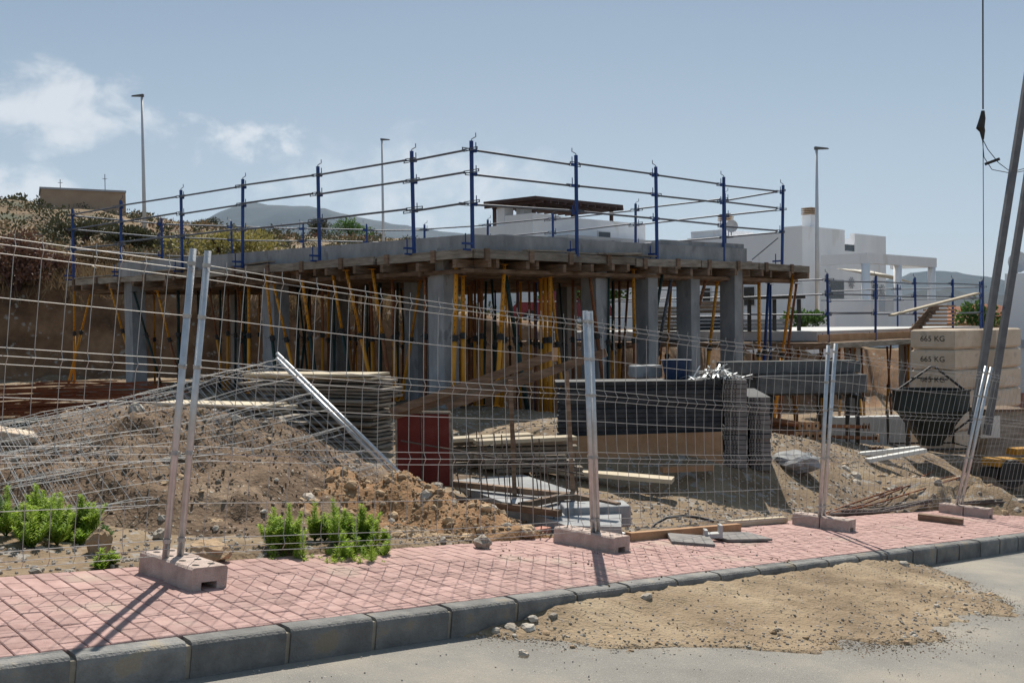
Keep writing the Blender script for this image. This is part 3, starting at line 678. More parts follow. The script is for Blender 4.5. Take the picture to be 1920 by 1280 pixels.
# ------------------------------------------------------------------ site fence
ROWS=[(1.80,0),(1.76,.03),(1.715,0),(1.48,0),(1.215,0),(1.17,.03),(1.125,0),(.945,0),(.68,0),(.635,.03),(.59,0),(.325,0),(.105,0),(.055,.03),(.01,0)]
def mesh_wires(P,nv,name,parent,rad=.0022,seed=0,wob=.006):
    # P(u,h,off) gives a point of the panel
    m=MB(); r=random.Random(seed)
    for h,o in ROWS:
        pts=[P(i/12,h,o+r.gauss(0,wob*.4)) for i in range(13)]; m.tube(pts,rad,4,False)
    for i in range(nv+1):
        u=i/nv; pts=[P(u,1.84,0)]+[P(u,h,o) for h,o in ROWS]; m.tube(pts,rad,4,False)
    return tag(m.build(name,'wire',parent),kind='stuff')
def fence_panel(b0,b1,t0,t1,label,seed):
    b0,b1,t0,t1=map(Vector,(b0,b1,t0,t1)); c=(b0+b1)/2
    t=thing('site_fence',label,'fence',tuple(c),'site fence panels along the pavement')
    nrm=(b1-b0).cross(Vector((0,0,1))).normalized(); rr=random.Random(seed); ph=rr.random()*6
    def P(u,h,o):
        base=b0.lerp(b1,u); top=t0.lerp(t1,u); k=(h+.11)/2.0
        return base.lerp(top,k)+nrm*(o+.02*math.sin(u*3.1416)*math.sin(ph+h*2.5+u*2)*1.2)+Vector((0,0,-.018*math.sin(u*3.1416)))
    mesh_wires(P,26,'wire_mesh',t,seed=seed)
    for a,b,u in((b0,t0,0),(b1,t1,1)):
        po=MB().tube([a,b],.021,12).build('post','galv',t,True)
        for h in(1.80,1.48,1.17,.64,.1):
            q=a.lerp(b,(h+.11)/2.0); d=(b-a).normalized(); MB().tube([q-d*.012,q+d*.012],.0245,10).build('mesh_clip','wire',po)
def pp(x,y,Y,x1,y1):   # post foot pixel and top pixel at distance Y: foot on the pavement, top
    a=at(x,y,Y); b=at(x1,y1,Y); zf=plane(st(a.x,a.y)[0])+.03; d=b-a; k=(zf-a.z)/d.z; return a+d*k,b
A1=pp(310,1050,5.68,362,466); B1=pp(337,1050,5.76,390,470)
A2=pp(1112,1000,7.95,1097,582); B2=pp(1121,1000,8.0,1107,583)
A3=pp(1537,968,10.33,1553,647); B3=pp(1544,968,10.42,1567,644)
A4=pp(1794,945,12.86,1849,686); B4=pp(1802,945,12.95,1859,688)
def far_post(s,lean):
    X,Y=xy(s,-5.55); z=plane(s)+.03; return Vector((X,Y,z)),Vector((X+lean,Y,z+1.97))
A0=far_post(-1.22,.05); A5=far_post(16.75,.1)
fence_panel(A0[0],A1[0],A0[1],A1[1],'nearest mesh fence panel, cut off by the left edge of the picture',1)
fence_panel(B1[0],A2[0],B1[1],A2[1],'mesh fence panel in front of the orange earth mound and red panel',2)
fence_panel(B2[0],A3[0],B2[1],A3[1],'mesh fence panel in front of the black formwork stack',3)
fence_panel(B3[0],A4[0],B3[1],A4[1],'mesh fence panel in front of the concrete skip',4)
fence_panel(B4[0],A5[0],B4[1],A5[1],'farthest mesh fence panel, at the right edge of the picture',5)
def foot(s,t,label,rot,dup_=True):
    X,Y=xy(s,t); o=thing('fence_foot',label,'fence foot',(X,Y,plane(s)),'concrete feet of the site fence')
    M=PB@Matrix.Rotation(rot,3,'Z'); c0=Vector((X,Y,plane(s)+.068)); r=random.Random(s)
    for k in(-1,1):
        Mk=M@Matrix.Rotation(r.gauss(0,.03),3,'Z'); c=c0+M@Vector((r.gauss(0,.006),k*.156,0))
        m=MB()
        # block with a notch below its outer end and a chamfered top rim
        w,l,h=.23,.304,.13; nx=.05
        sec=[(-w/2,-h/2),(-nx,-h/2),(-nx,-h/2+.045),(nx,-h/2+.045),(nx,-h/2),(w/2,-h/2),(w/2,h/2-.012),(w/2-.012,h/2),(-w/2+.012,h/2),(-w/2,h/2-.012)]
        n=len(sec); vs=[c+Mk@Vector((p[0],y,p[1])) for y in(-l/2,l/2) for p in sec]
        m.add(vs,[tuple(range(n))[::-1],tuple(range(n,2*n))]+[(i,(i+1)%n,n+(i+1)%n,n+i) for i in range(n)])
        b=m.build('block','foot_block',o)
        for q in(-.075,.075):
            for sx in(-.05,.05):
                hc=c+Mk@Vector((sx,q,h/2-.001)); nz=Mk@Vector((0,0,1)); MB().tube([hc-nz*.003,hc+nz*.002],.022,10).build('socket_hole','void',b)
foot(2.31,-5.58,'concrete fence foot at the nearest pair of posts, by the left weeds',.10)
foot(5.80,-5.55,'concrete fence foot in the middle of the pavement, second nearest',.16)
foot(9.42,-5.52,'concrete fence foot third from the left, beside the rusty rods',.12)
foot(13.08,-5.56,'concrete fence foot farthest right, beside a dark timber',.12)
# fallen mesh panels on the mound
def fallen(c,label,seed,post):
    tl,tr,br,bl=map(Vector,c); ce=(tl+tr+br+bl)/4
    t=thing('fallen_fence',label,'fence',tuple(ce)); nr=(tr-tl).cross(tl-bl).normalized(); nr=-nr if nr.z<0 else nr
    def P(u,h,o):
        k=h/1.84; p=bl.lerp(br,u).lerp(tl.lerp(tr,u),k); q=Vector((u*2.2+seed,k*1.6,seed))
        return p+nr*(o+.10*noise.noise(q)*math.sin(min(1,u*1.0)*3.14)-.05*math.sin(u*3.14))
    mesh_wires(P,34,'wire_mesh',t,seed=seed,rad=.0027,wob=.02)
    if post:
        e=(tr-br).normalized()
        MB().tube([br-e*.10,tr+e*.06],.021,12).build('post','galv',t,True)
TR=at(525,668,10.5);BR=at(742,880,9.3);TLc=at(-40,800,8.1);BLc=Vector((-3.45,6.75,.16))
fallen((TLc,TR,BR,BLc),'fallen mesh fence panel with its steel post propped on the mound',4,True)
d=Vector((-.30,.05,-.10))
fallen((TLc+Vector((-.2,.5,-.03)),TR+Vector((-.18,-.12,-.05)),BR+Vector((-.10,-.06,-.02)),BLc+Vector((-.1,.35,-.05))),'second fallen mesh panel lying under the first on the mound',9,False)
fallen((TLc+Vector((-.5,-.25,-.10)),TR+Vector((-.75,-.55,-.20)),BR+Vector((-.75,-.45,.02)),BLc+Vector((-.6,-.1,-.04))),'third fallen mesh panel, lowest on the left of the mound',14,False)
a=at(519,672,10.56);b=at(733,884,9.33)
tag(MB().tube([a,b],.021,12).build('loose_post','galv',smooth=True),'loose galvanised tube lying beside the fallen panel post','tube')
# ------------------------------------------------------------------ timber and clutter
def board(a,b,w,h,matn,name,label,cat='board',group=None,up=(0,0,1)):
    o=MB().beam(a,b,w,h,up).build(name,matn); return tag(o,label,cat,group)
def stack(p0,dirv,length,width,n,pitch,th,matn,name,what,seed,jit=.05,topmat=None,z0=None,group=None):
    r=random.Random(seed); d=Vector((dirv[0],dirv[1],0)).normalized(); z=z0 if z0 is not None else gz(p0[0],p0[1],False)
    for i in range(n):
        L_=length*(1+r.uniform(-.06,.06)); a=Vector((p0[0],p0[1],z+pitch*(i+.5)))+Vector((r.gauss(0,jit),r.gauss(0,jit),0)); e=d.copy(); e.rotate(Matrix.Rotation(r.gauss(0,.035),3,'Z'))
        e.z=r.gauss(0,.004); k=n-i
        lab=f'{ORD[k-1]} board from the top of {what}' if 1<k<=20 else (f'topmost board of {what}' if k==1 else f'low board in {what}')
        board(a,a+e*L_,width*r.uniform(.75,1.05),th,(topmat if (topmat and i>=n-2) else matn),name,lab,'board',group or f'boards of {what}')
stack((-1.63,12.35),(-.90,.42),2.05,.55,20,.048,.03,'wood_grey','formwork_board','the tall grey board stack',1,topmat='wood_pale')
stack((-2.75,11.5),(-.93,.36),1.7,.55,13,.048,.03,'wood_grey','formwork_board','the pale-topped board stack behind the mound',2,.06,topmat='wood_pale')
# disordered small boards beside the red panel
r=random.Random(4); p=at(945,870,11.6); z0=gz(p.x,p.y,False)
for i in range(14):
    lay=i//2; c=Vector((p.x+r.gauss(0,.09)+(.28 if i%2 else -.28),p.y+r.gauss(0,.07),z0+.03+.062*lay)); an=r.gauss(.15,.12); e=Vector((math.cos(an),math.sin(an),r.gauss(0,.01)))*r.uniform(.42,.62)
    board(c-e,c+e,r.uniform(.14,.24),.045,'wood_grey' if i<12 else 'wood_pale','scrap_board',f'{ORD[i]} short board, counting up, in the untidy heap beside the red panel','board','short boards in the heap by the red panel')
# red formwork panel
p0=at(745,900,10.35);p1=at(846,905,10.2); zb=gz(p0.x,p0.y,False)-.02
t=thing('red_formwork','dark red formwork panel crusted with concrete, standing upright','formwork panel',(p0.x,p0.y,zb))
mid=p0.lerp(p1,.47)
for a,b in((p0,mid),(mid,p1)):
    d=(b-a); d.z=0; n_=d.normalized(); f=Vector((n_.y,-n_.x,0))
    MB().beam(Vector((a.x,a.y,zb+.40))+n_*.012,Vector((b.x,b.y,zb+.40))-n_*.012,.02,.76).build('panel_face','red_panel',t)
    MB().beam(Vector((a.x,a.y,zb+.40))-f*.022,Vector((b.x,b.y,zb+.40))-f*.022,.024,.80).build('backing','wood_grey',t)
MB().beam(Vector((p0.x,p0.y,zb+.795)),Vector((p1.x,p1.y,zb+.80)),.04,.022).beam(Vector((p1.x,p1.y,zb+.02)),Vector((p1.x,p1.y,zb+.79)),.022,.03).beam(Vector((p0.x,p0.y,zb+.02)),Vector((p0.x,p0.y,zb+.79)),.022,.03).build('rim','wood_grey',t)
# timber batter boards
t=thing('timber_trestle','timber frame of two posts carrying two sloping planks','timber frame',tuple(at(1000,950,9.8)))
for (x0,y0),(x1,y1) in(((957,712),(966,956)),((1062,695),(1076,956))):
    a=at(x0,y0,9.75);b=at(x1,y1,9.72); MB().beam(b,a,.055,.045).build('post','wood_brown',t)
for (x0,y0,Y0),(x1,y1,Y1) in(((733,772,10.3),(1042,664,9.85)),((838,762,10.1),(1137,660,9.68)),((735,780,10.35),(1000,700,9.9))):
    MB().beam(at(x0,y0,Y0),at(x1,y1,Y1),.03,.085).build('plank','wood_brown',t)
MB().beam(at(1040,652,9.82),at(1040,676,9.8),.06,.06).build('cleat','wood_orange',t)
# footing with starter bars
poly=[onz(*q,-.27) for q in((835,905),(980,893),(1165,955),(1165,992),(1062,990))]
tag(MB().prism([(q.x,q.y) for q in poly],-.50,-.245).build('footing','concrete'),'pale concrete footing strip around the starter bars','footing')
t=thing('rebar_cage','row of thin steel starter bars rising from the footing','rebar',tuple(onz(960,950,-.3)))
r=random.Random(6)
for i in range(15):
    f=i/14; b=onz(lerp(785,1062,f)+r.gauss(0,4),lerp(903,982,f),-.27); hgt=.66+r.gauss(0,.04)
    MB().tube([b,b+Vector((-.05+r.gauss(0,.03),.02,hgt))],.0065,6).build('bar','rebar_dark',t)
for i in range(6):
    f=i/5; b=onz(lerp(900,1085,f),lerp(905,965,f),-.27); MB().tube([b,b+Vector((-.04+r.gauss(0,.03),.03,.62+r.gauss(0,.05)))],.0065,6).build('bar','rebar_dark',t)
MB().tube([at(752,826,10.0),at(860,845,9.8),at(1000,872,9.4),at(1095,890,9.2)],.009,6).build('tie_bar','rebar_dark',t)
for i,(q0,q1,w) in enumerate((((850,906),(1094,932),.07),((850,936),(1050,962),.07),((975,948),(1072,927),.06),((1075,930),(1160,948),.06))):
    a=onz(*q0,-.19);b=onz(*q1,-.19); board(a,b,w,.06,'wood_brown','formwork_batten',['long batten nearest the red panel on the footing','front batten of the footing formwork','diagonal batten across the footing formwork','short batten at the right end of the footing'][i],'batten')
p=onz(1118,985,-.36); tag(MB().box((p.x,p.y+.12,p.z+.08),(.62,.3,.2),.12).build('concrete_block','concrete',bevel=.015),'pale concrete block in the ground behind the middle fence foot','block')
# black stacks
K0=at(1357,866,12.45); zs=-.40; DV=Vector((-1,.02,0)).normalized()
r=random.Random(1)
for i in range(19):
    z=zs+.06*(i+.5); k=19-i; x0=K0.x+r.gauss(-.01,.012); c0=Vector((x0,12.72+r.gauss(0,.012),z))
    tag(MB().beam(c0,c0+DV*(2.12+r.gauss(0,.03)),.52,.053).build('black_formwork','black_board'),f'{ORD[k-1]+" black panel from the top" if k>1 else "topmost black panel"} of the long dark stack','panel','black panels of the long dark stack')
def profile_stack(x0,x1,n,nm,Yf,seed):
    r=random.Random(seed); th=.060; a=at(x0,860,Yf).x;b=at(x1,860,Yf).x; w=b-a
    for i in range(n):
        c0=Vector(((a+b)/2+r.gauss(0,.008),Yf+r.gauss(0,.015),zs-.05+th*(i+.5))); k=n-i
        t=thing('formwork_profile',f'{ORD[k-1]+" hollow profile from the top" if k>1 else "topmost hollow profile"} of {nm}','profile',tuple(c0),f'hollow profiles of {nm}')
        e=Vector((.12,1,0)).normalized(); MB().beam(c0+e*.012,c0+e*1.6,w*.97,th-.006,).build('body','black_board',t)
        MB().beam(c0-e*.004,c0+e*.011,w*.95,th-.008).build('end_cap','hollow_grey',t)
        h=MB()
        for q in range(7):
            for zz in(-.012,.012):
                p=c0+Vector((w*(-.40+.133*q),0,zz)); h.beam(p-e*.007,p-e*.0035,.020,.012)
        tag(h.build('end_holes','void',t),kind='stuff')
profile_stack(1358,1402,20,'the taller perforated stack',12.35,1)
profile_stack(1405,1446,16,'the shorter perforated stack',12.5,2)
t=thing('leaning_board','wide brown plywood board leaning against the long dark stack','board',(K0.x-1,12.4,zs))
MB().beam(Vector((K0.x-.02,12.40,zs+.24)),Vector((K0.x-2.0,12.42,zs+.20)),.03,.47,up=(0,.08,1)).build('panel','wood_orange',t)
zt=zs+19*.06
p=at(1268,700,13.0); m=MB()
for rr,z in((.17,0),(.21,.24)): pass
m.lathe([(.15,0),(.20,.24),(.215,.245),(.19,.24),(.14,.02)],(p.x,p.y,zt),18)
tag(m.build('bucket','blue_tub',smooth=False),'dark blue plastic tub on top of the long black stack','tub')
p=at(1210,700,13.2); tag(MB().box((p.x,p.y,zt+.085),(.40,.26,.17),.3).build('grey_block','concrete',bevel=.02),'dark grey block beside the blue tub on the black stack','block')
r=random.Random(2); t=thing('scrap_heap','heap of torn silvery metal strips on the black stack','scrap',(2.6,12.5,zt))
p=at(1352,708,12.62); p.x-=.05
for i in range(90):
    c=Vector((p.x+r.gauss(0,.15),p.y+r.gauss(0,.10),zt+.01)); c.z+=max(0,.13-abs(c.x-p.x)*.45)*r.random(); an=r.random()*6.28; e=Vector((math.cos(an),math.sin(an),r.gauss(0,.45)))*r.uniform(.05,.17)
    k=Vector((r.gauss(0,.02),r.gauss(0,.02),r.uniform(0,.04)))
    a=c-e;b=c+k;dn=c+e; a.z=max(a.z,zt+.008); dn.z=max(dn.z,zt+.008)
    MB().beam(a,b,.022,.003).beam(b,dn,.022,.003).build('strip','scrap',t)
# planks lying in front of the stack
board(onz(1000,878,-.28),onz(1262,900,-.36),.24,.05,'wood_pale','plank','long pale plank lying in the rubble before the black stack','plank')
board(at(1240,880,11.7),at(1335,876,11.9),.10,.07,'wood_orange','plank','short brown timber at the foot of the leaning plywood','plank')
# concrete lintels on trestles
t=thing('steel_trestle','dark steel trestles under the stacked concrete lintels','trestle',tuple(at(1480,800,17)))
def zof(y,Y,x=1480): return at(x,y,Y).z
for x in(1375,1440,1545,1600):
    p=at(x,745,17); g0=gz(p.x,p.y,False); MB().beam((p.x,p.y-.2,g0),(p.x,p.y-.2,zof(741,17)),.06,.06).beam((p.x,p.y+.3,g0),(p.x,p.y+.3,zof(741,17)),.06,.06).beam((p.x,p.y-.32,zof(743,17)),(p.x,p.y+.4,zof(743,17)),.08,.06).build('leg_frame','frame_dark',t)
for i,(x0,x1,y0,y1,Y,mt,lab) in enumerate(((1345,1602,676,699,16.9,'lintel_dark','upper concrete lintel of the stack behind the black profiles'),(1420,1622,703,737,16.65,'lintel_dark','lower front concrete lintel with a chipped top'),(1338,1600,700,740,17.15,'lintel_dark','lower rear concrete lintel of the stack'),(1350,1610,678,699,17.3,'lintel_dark','upper rear concrete lintel of the stack'))):
    za,zb_=at(1480,y0,Y).z,at(1480,y1,Y).z; a=at(x0,y0,Y);b=at(x1,y0,Y); MBo=MB().box(((a.x+b.x)/2,Y,(za+zb_)/2),(b.x-a.x,.24,za-zb_),.03); tag(MBo.build('lintel',mt,bevel=.012),lab,'lintel','concrete lintels stacked on trestles')
# props lying in heaps with their end plates showing
def lying(a,b,lab,group,m1='rust_paint'):
    a=Vector(a);b=Vector(b); t=thing('lying_prop',lab,'prop',tuple(a),group); d=(b-a).normalized()
    MB().tube([a,b],.03,8).build('tube',m1,t,True); pl_=MB().beam(a-d*.004,a+d*.006,.13,.13).build('end_plate','wood_orange',t); MB().tube([a-d*.0075,a-d*.0045],.024,10).build('plate_hole','void',pl_)
r=random.Random(9)
for i in range(11):
    lay,k=divmod(i,4); p=at(1492+k*13+lay*6,836-lay*19,15.6); lying(p,p+Vector((-.9,2.2,.02)),f'{ORD[i]} lying prop, counting up, in the heap with plates facing the road','props lying in the heap facing the road')
for i in range(9):
    lay,k=divmod(i,3); p=at(1648+r.gauss(0,6)-10*lay,842-lay*21,16.3-.22*k+.3); lying(p,p+Vector((-1.9,.5,.02)),f'{ORD[i]} lying prop, counting up, in the heap beside the low wall','props lying in the heap by the low wall')
p=at(1622,806,18.4); za=at(1622,780,18.4).z; g0=gz(p.x,p.y,False)-.2
tag(MB().box((p.x,p.y,(za+g0)/2),(1.5,.22,za-g0),.06).build('low_wall','concrete_light',bevel=.01),'low pale concrete wall behind the heap of lying props','wall')
for i,(x0,y0,x1,y1,Y) in enumerate(((1592,853,1722,839,15.4),(1573,853,1668,856,15.3),(1626,863,1734,844,15.0))):
    board(at(x0,y0,Y),at(x1,y1,Y+.4),.10,.06,'white_card','pale_plank',['uppermost of three pale planks lying by the concrete skip','leftmost of three pale planks lying by the concrete skip','nearest of three pale planks lying by the concrete skip'][i],'plank','pale planks by the concrete skip')
# concrete skip
c=at(1745,800,16.8); zr=at(1745,732,16.8).z; zb=at(1745,838,16.8).z
t=thing('concrete_skip','dark green concrete skip with conical outlet in a tube frame','concrete skip',(c.x,c.y,zb))
m=MB(); secs=[(.60,.46,zr),(.60,.46,zr-.34),(.52,.40,zr-.40),(.20,.18,zr-.88),(.18,.16,zb+.04)]
vs=[];n=8
for a,b,z in secs:
    for k in range(8):
        an=math.pi/8+k*math.pi/4; vs.append((c.x+a*math.copysign(min(1,abs(math.cos(an))*1.08),math.cos(an)),c.y+b*math.copysign(min(1,abs(math.sin(an))*1.08),math.sin(an)),z))
m.add(vs,[(i*8+j,(i+1)*8+j,(i+1)*8+(j+1)%8,i*8+(j+1)%8) for i in range(4) for j in range(8)]+[tuple(range(32,40))])
b=m.build('bucket','hopper',t)
MB().tube([Vector(v)+Vector((0,0,.01)) for v in vs[:8]]+[Vector(vs[0])+Vector((0,0,.01))],.02,6).build('rim','frame_dark',b)
for sx in(-1,1):
    for sy in(-1,1):
        MB().tube([(c.x+sx*.60,c.y+sy*.40,zr-.36),(c.x+sx*.58,c.y+sy*.42,zb)],.022,6).build('leg','frame_dark',t)
    MB().tube([(c.x+sx*.60,c.y-.40,zr-.40),(c.x+sx*.22,c.y-.2,zb+.22)],.02,6).build('brace','frame_dark',t)
MB().tube([(c.x-.58,c.y-.42,zb+.02),(c.x+.58,c.y-.42,zb+.02),(c.x+.58,c.y+.42,zb+.02),(c.x-.58,c.y+.42,zb+.02),(c.x-.58,c.y-.42,zb+.02)],.02,6).build('base_ring','frame_dark',t)
ap=at(1749,687,16.8); 
MB().tube([(c.x-.60,c.y,zr),(ap.x-.03,c.y,ap.z),(ap.x+.03,c.y,ap.z),(c.x+.62,c.y,zr-.02)],.021,7).tube([(c.x-.34,c.y,zr+.23),(c.x+.30,c.y,zr+.19)],.012,6).build('lifting_bail','frame_dark',t)
MB().tube([(c.x+.2,c.y-.22,zb+.28),(c.x+.34,c.y-.3,zb+.55)],.014,6).build('gate_lever','frame_dark',t)
# crane ballast
def text_mesh(s,size,matn,parent,M):
    cu=bpy.data.curves.new('lettering','FONT'); cu.body=s; cu.size=size; cu.align_x='CENTER'; cu.align_y='CENTER'; cu.extrude=.001
    o=bpy.data.objects.new('tmp',cu); COL.objects.link(o); dg=bpy.context.evaluated_depsgraph_get(); me=bpy.data.meshes.new_from_object(o.evaluated_get(dg)); bpy.data.objects.remove(o)
    me.name='lettering'; me.materials.clear(); me.materials.append(MT[matn]); q=bpy.data.objects.new('lettering',me); COL.objects.link(q); q.parent=parent
    off=ANC.get(parent.name,Vector()); q.matrix_local=Matrix.Translation(-off)@M; return q
def ballast(cx,Yc,lenl,lenr,n,nm,txt):
    c=at(cx,700,Yc); ztop=at(1791,617,18.5).z; hgt=.40
    dl=Vector((-.72,.69,0)).normalized(); dr=Vector((.80,.60,0)).normalized()
    for i in range(n):
        z=ztop-hgt*(i+.5); cc=Vector((c.x,c.y,z))+dl*lenl/2+dr*lenr/2
        t=thing('ballast_block',f'{"topmost" if i==0 else ORD[i]+" from top"} beige concrete ballast block of {nm}','ballast block',(cc.x,cc.y,z-hgt/2),f'beige ballast blocks of {nm}')
        m=MB(); ch=.055
        for zz,k in((-hgt/2+.004,ch),(-hgt/2+ch,0),(hgt/2-ch*.6,0),(hgt/2-.004,ch*.7)):
            for sa,sb in((-1,-1),(1,-1),(1,1),(-1,1)):
                q=cc+dl*sa*(lenl/2-k)+dr*sb*(lenr/2-k); m.v.append((q.x,q.y,z+zz))
        for a in(0,4,8): m.f+=[(a+j,a+4+j,a+4+(j+1)%4,a+(j+1)%4) for j in range(4)]
        m.f+=[(0,1,2,3),(15,14,13,12)]
        b=m.build('body','ballast',t)
        if txt and i<3:
            nrm=Vector((-dr.x,-dr.y,0)); nrm=dl.cross(Vector((0,0,1))); 
            if nrm.y>0: nrm=-nrm
            face=cc-dr*(lenr/2)+Vector((0,0,.0)); pos=face-dr*.004
            X_=-dl; Z_=Vector((0,0,1)); N_=-dr
            Mx=Matrix((X_,Z_,X_.cross(Z_))).transposed().to_4x4()
            text_mesh('665 KG',.15,'black_ink',t,Matrix.Translation(pos+Vector((0,0,.01)))@Mx)
ballast(1791,18.5,.85,1.05,6,'the front ballast stack',True)
ballast(1868,18.9,.40,1.0,6,'the rear ballast stack',False)
p=at(1868,850,16.9); g0=gz(p.x,p.y,False)-.05; zt2=at(1868,768,16.9).z
t=thing('wooden_crate','grey-brown crate with a white plate below the ballast stack','crate',(p.x,p.y,g0))
MB().box((p.x,p.y,(g0+zt2)/2),(.66,.6,zt2-g0),.05).build('box','wood_grey',t); MB().box((p.x,p.y,zt2+.02),(.72,.66,.04),.05).build('lid','wood_brown',t)
q=at(1857,800,16.56); MB().box((q.x,q.y,q.z),(.34,.012,.38),.05).build('plate','white_card',t)
# crane: mast legs, jib (above the picture), cable
t=thing('tower_crane','dark leaning mast struts and hoist cable of a small site crane','crane',tuple(at(1825,850,16.3)))
for (xa,ya,Ya),(xb,yb,Yb) in(((1822,815,16.2),(1890,380,16.3)),((1850,815,16.4),(1919,380,16.5))):
    a=at(xa,ya,Ya);b=at(xb,yb,Yb); MB().beam(a,a+(b-a)*2.9,.10,.10).build('mast_strut','crane_grey',t)
cb=at(1843,100,17.2); MB().tube([(cb.x,cb.y,12.5),(cb.x,cb.y,at(1843,205,17.2).z)],.013,6).build('hoist_cable','frame_dark',t)
MB().tube([(cb.x,cb.y,at(1843,262,17.2).z),(cb.x+.01,cb.y,at(1843,640,17.2).z)],.007,5).build('tag_line','frame_dark',t)
pts=[at(1843,208,17.2),at(1842,222,17.2),at(1838,240,17.2),at(1842,246,17.2),at(1843,262,17.2)]
hk=MB().tube(pts,[.03,.055,.075,.05,.02],8).build('hook_block','frame_dark',t)
MB().tube([at(1843,262,17.2),at(1852,280,17.1),at(1872,305,17),at(1896,323,16.9),at(1935,312,16.8)],.007,5).tube([at(1842,262,17.2),at(1845,295,17.1),at(1860,318,17),at(1896,325,16.9),at(1935,318,16.8)],.007,5).beam(at(1847,308,17.05),at(1874,298,17.05),.03,.05).build('sling','frame_dark',hk)
MB().beam((cb.x-3,cb.y-.2,12.6),(cb.x+2.2,cb.y-.2,12.6),.3,.3).build('jib','crane_yellow',t)
MB().beam(at(1856,866,15.4),at(1960,862,16.0),.3,.12).beam(at(1896,846,15.8),at(1960,842,16.1),.2,.10).build('chassis_beam','crane_yellow',t)
MB().beam(at(1850,885,15.4),at(1960,880,16),.25,.14).build('under_frame','frame_dark',t)
for x in(1893,1950):
    q=at(x,886,15.4); MB().tube([q+Vector((0,-.12,0)),q+Vector((0,.1,0))],.22,16).build('wheel','black_rubber',t)
# rods, planks and bits at the pavement edge
r=random.Random(21)
for i,pts in enumerate((((1530,972),(1600,945),(1690,915),(1748,884)),((1535,975),(1620,948),(1700,915),(1790,893)),((1545,974),(1640,945),(1720,925),(1800,918)),((1560,968),(1650,957),(1740,951)),((1556,972),(1650,962),(1745,955)),((1580,974),(1660,965),(1744,960)),((1795,946),(1860,942),(1935,936)),((1800,950),(1870,946),(1935,944)))):
    P3=[]
    for k,q in enumerate(pts):
        best=None
        for Y in [8+.1*j for j in range(90)]:
            w=at(q[0],q[1],Y); h=max(gz(w.x,w.y),z3(w.x,w.y) if 2.8<w.x<9.2 and 12.2<w.y<16.4 else -9)
            if w.z<h+.03: best=Vector((w.x,w.y,h+.03)); break
        P3.append(best or at(q[0],q[1],12))
    tag(MB().tube(P3,.011 if i<3 else .022,6).build('steel_rod','rust_rebar' if i<3 else 'rebar_dark'),['longest thin rusty rod bending up the right mound','thin rusty rod just below the longest one','lowest of the thin rusty rods on the right mound','upper brown pipe lying beside the third fence foot','middle brown pipe lying beside the third fence foot','lower brown pipe lying beside the third fence foot','upper dark rod behind the farthest fence foot','lower dark rod behind the farthest fence foot'][i],'rod')
def onpave(x,y,dz=0):
    d=ray(x,y); a=.27485+dz; t_=(a-CZ)/(d.z+.1086*(.747*d.x+.665*d.y)); return CAM+d*t_
board(onpave(1178,1006,.04),onpave(1385,988,.04),.06,.075,'wood_orange','timber','long brown timber along the back of the pavement','timber')
board(onpave(1367,981,.04),onpave(1472,973,.04),.07,.06,'wood_pale','timber','short pale timber lying left of the third fence foot','timber')
board(onpave(1722,968,.045),onpave(1806,978,.045),.09,.08,'wood_brown','timber','dark square timber lying before the farthest fence foot','timber')
t=thing('manhole_cover','pair of flat grey cover slabs lying on the pavement','cover slab',tuple(onpave(1335,1010)))
for k,(q0,q1) in enumerate((((1255,1008),(1335,1014)),((1342,1006),(1425,1005)))):
    a=onpave(*q0,.03);b=onpave(*q1,.03); MB().beam(a,b,.34,.022).build('slab','hollow_grey',t)
p=onpave(1337,1008,.03); t=thing('channel_block','small U-shaped grey concrete piece on the cover slabs','block',tuple(p))
MB().beam(p+Vector((-.07,0,.025)),p+Vector((.07,.02,.025)),.09,.04).build('base','concrete_light',t); MB().box(p+Vector((.07,.02,.06)),(.03,.09,.12)).build('upstand','concrete_light',t); MB().box(p+Vector((-.07,0,.045)),(.03,.09,.07)).build('low_upstand','concrete_light',t)
tag(MB().tube([onpave(1129,996,.05),onpave(1150,998,.05),onpave(1172,1003,.05)],[.026,.03,.022],10).build('grey_tube','galv'),'short grey tube lying behind the middle fence foot','tube')
tag(MB().tube([onpave(1219,994,-.02),at(1228,982,9.6),at(1250,970,9.7),at(1280,966,9.8),at(1310,970,9.9),at(1338,977,9.9)],.014,8).build('hose','black_rubber',smooth=True),'black hose arching out of the ground behind the long timber','hose')
for i,(x,y,w,h,lab) in enumerate(((940,990,.17,.05,'flat red paver piece at the edge of the orange mound'),(1020,987,.10,.085,'upright pinkish brick left of the middle fence foot'),(985,1003,.20,.05,'red paver lying behind the tan rocks'),(1015,1004,.16,.06,'red brick lying against the middle fence foot'))):
    p=onpave(x,y,0); tag(MB().box(p+Vector((0,.06,h/2)),(w,.10,h),.2*i).build('loose_brick','brick_pink',bevel=.004),lab,'brick')
def loose_rock(x,y,r,mt,seed,lab,flat=.7,dz=0):
    p=onpave(x,y,0) if y>1000 else None
    if p is None or st(p.x,p.y)[1]<-6.03:
        for Y in [5+.05*j for j in range(200)]:
            p=at(x,y,Y)
            if p.z<gz(p.x,p.y): break
    tag(MB().rock(p+Vector((0,r*.3,r*flat*.75)),r,seed,flat,2,.28).build('rock',mt,smooth=False),lab,'rock')
loose_rock(905,1028,.072,'rock_grey',3.1,'pale angular rock lying alone on the pavers',.8)
loose_rock(985,1008,.085,'rock_tan',8.2,'rounded tan rock at the pavement edge by the red bricks')
loose_rock(385,1052,.17,'rock_tan',5.5,'wide flat tan rock behind the nearest fence foot',.42)
loose_rock(183,1040,.09,'rock_tan',6.6,'upright tan rock left of the nearest fence foot',1.1)
loose_rock(405,995,.075,'rock_tan',9.4,'rounded rock behind the flat tan rock')
loose_rock(300,1010,.06,'rock_grey',11.3,'small grey rock left of the leaning posts')
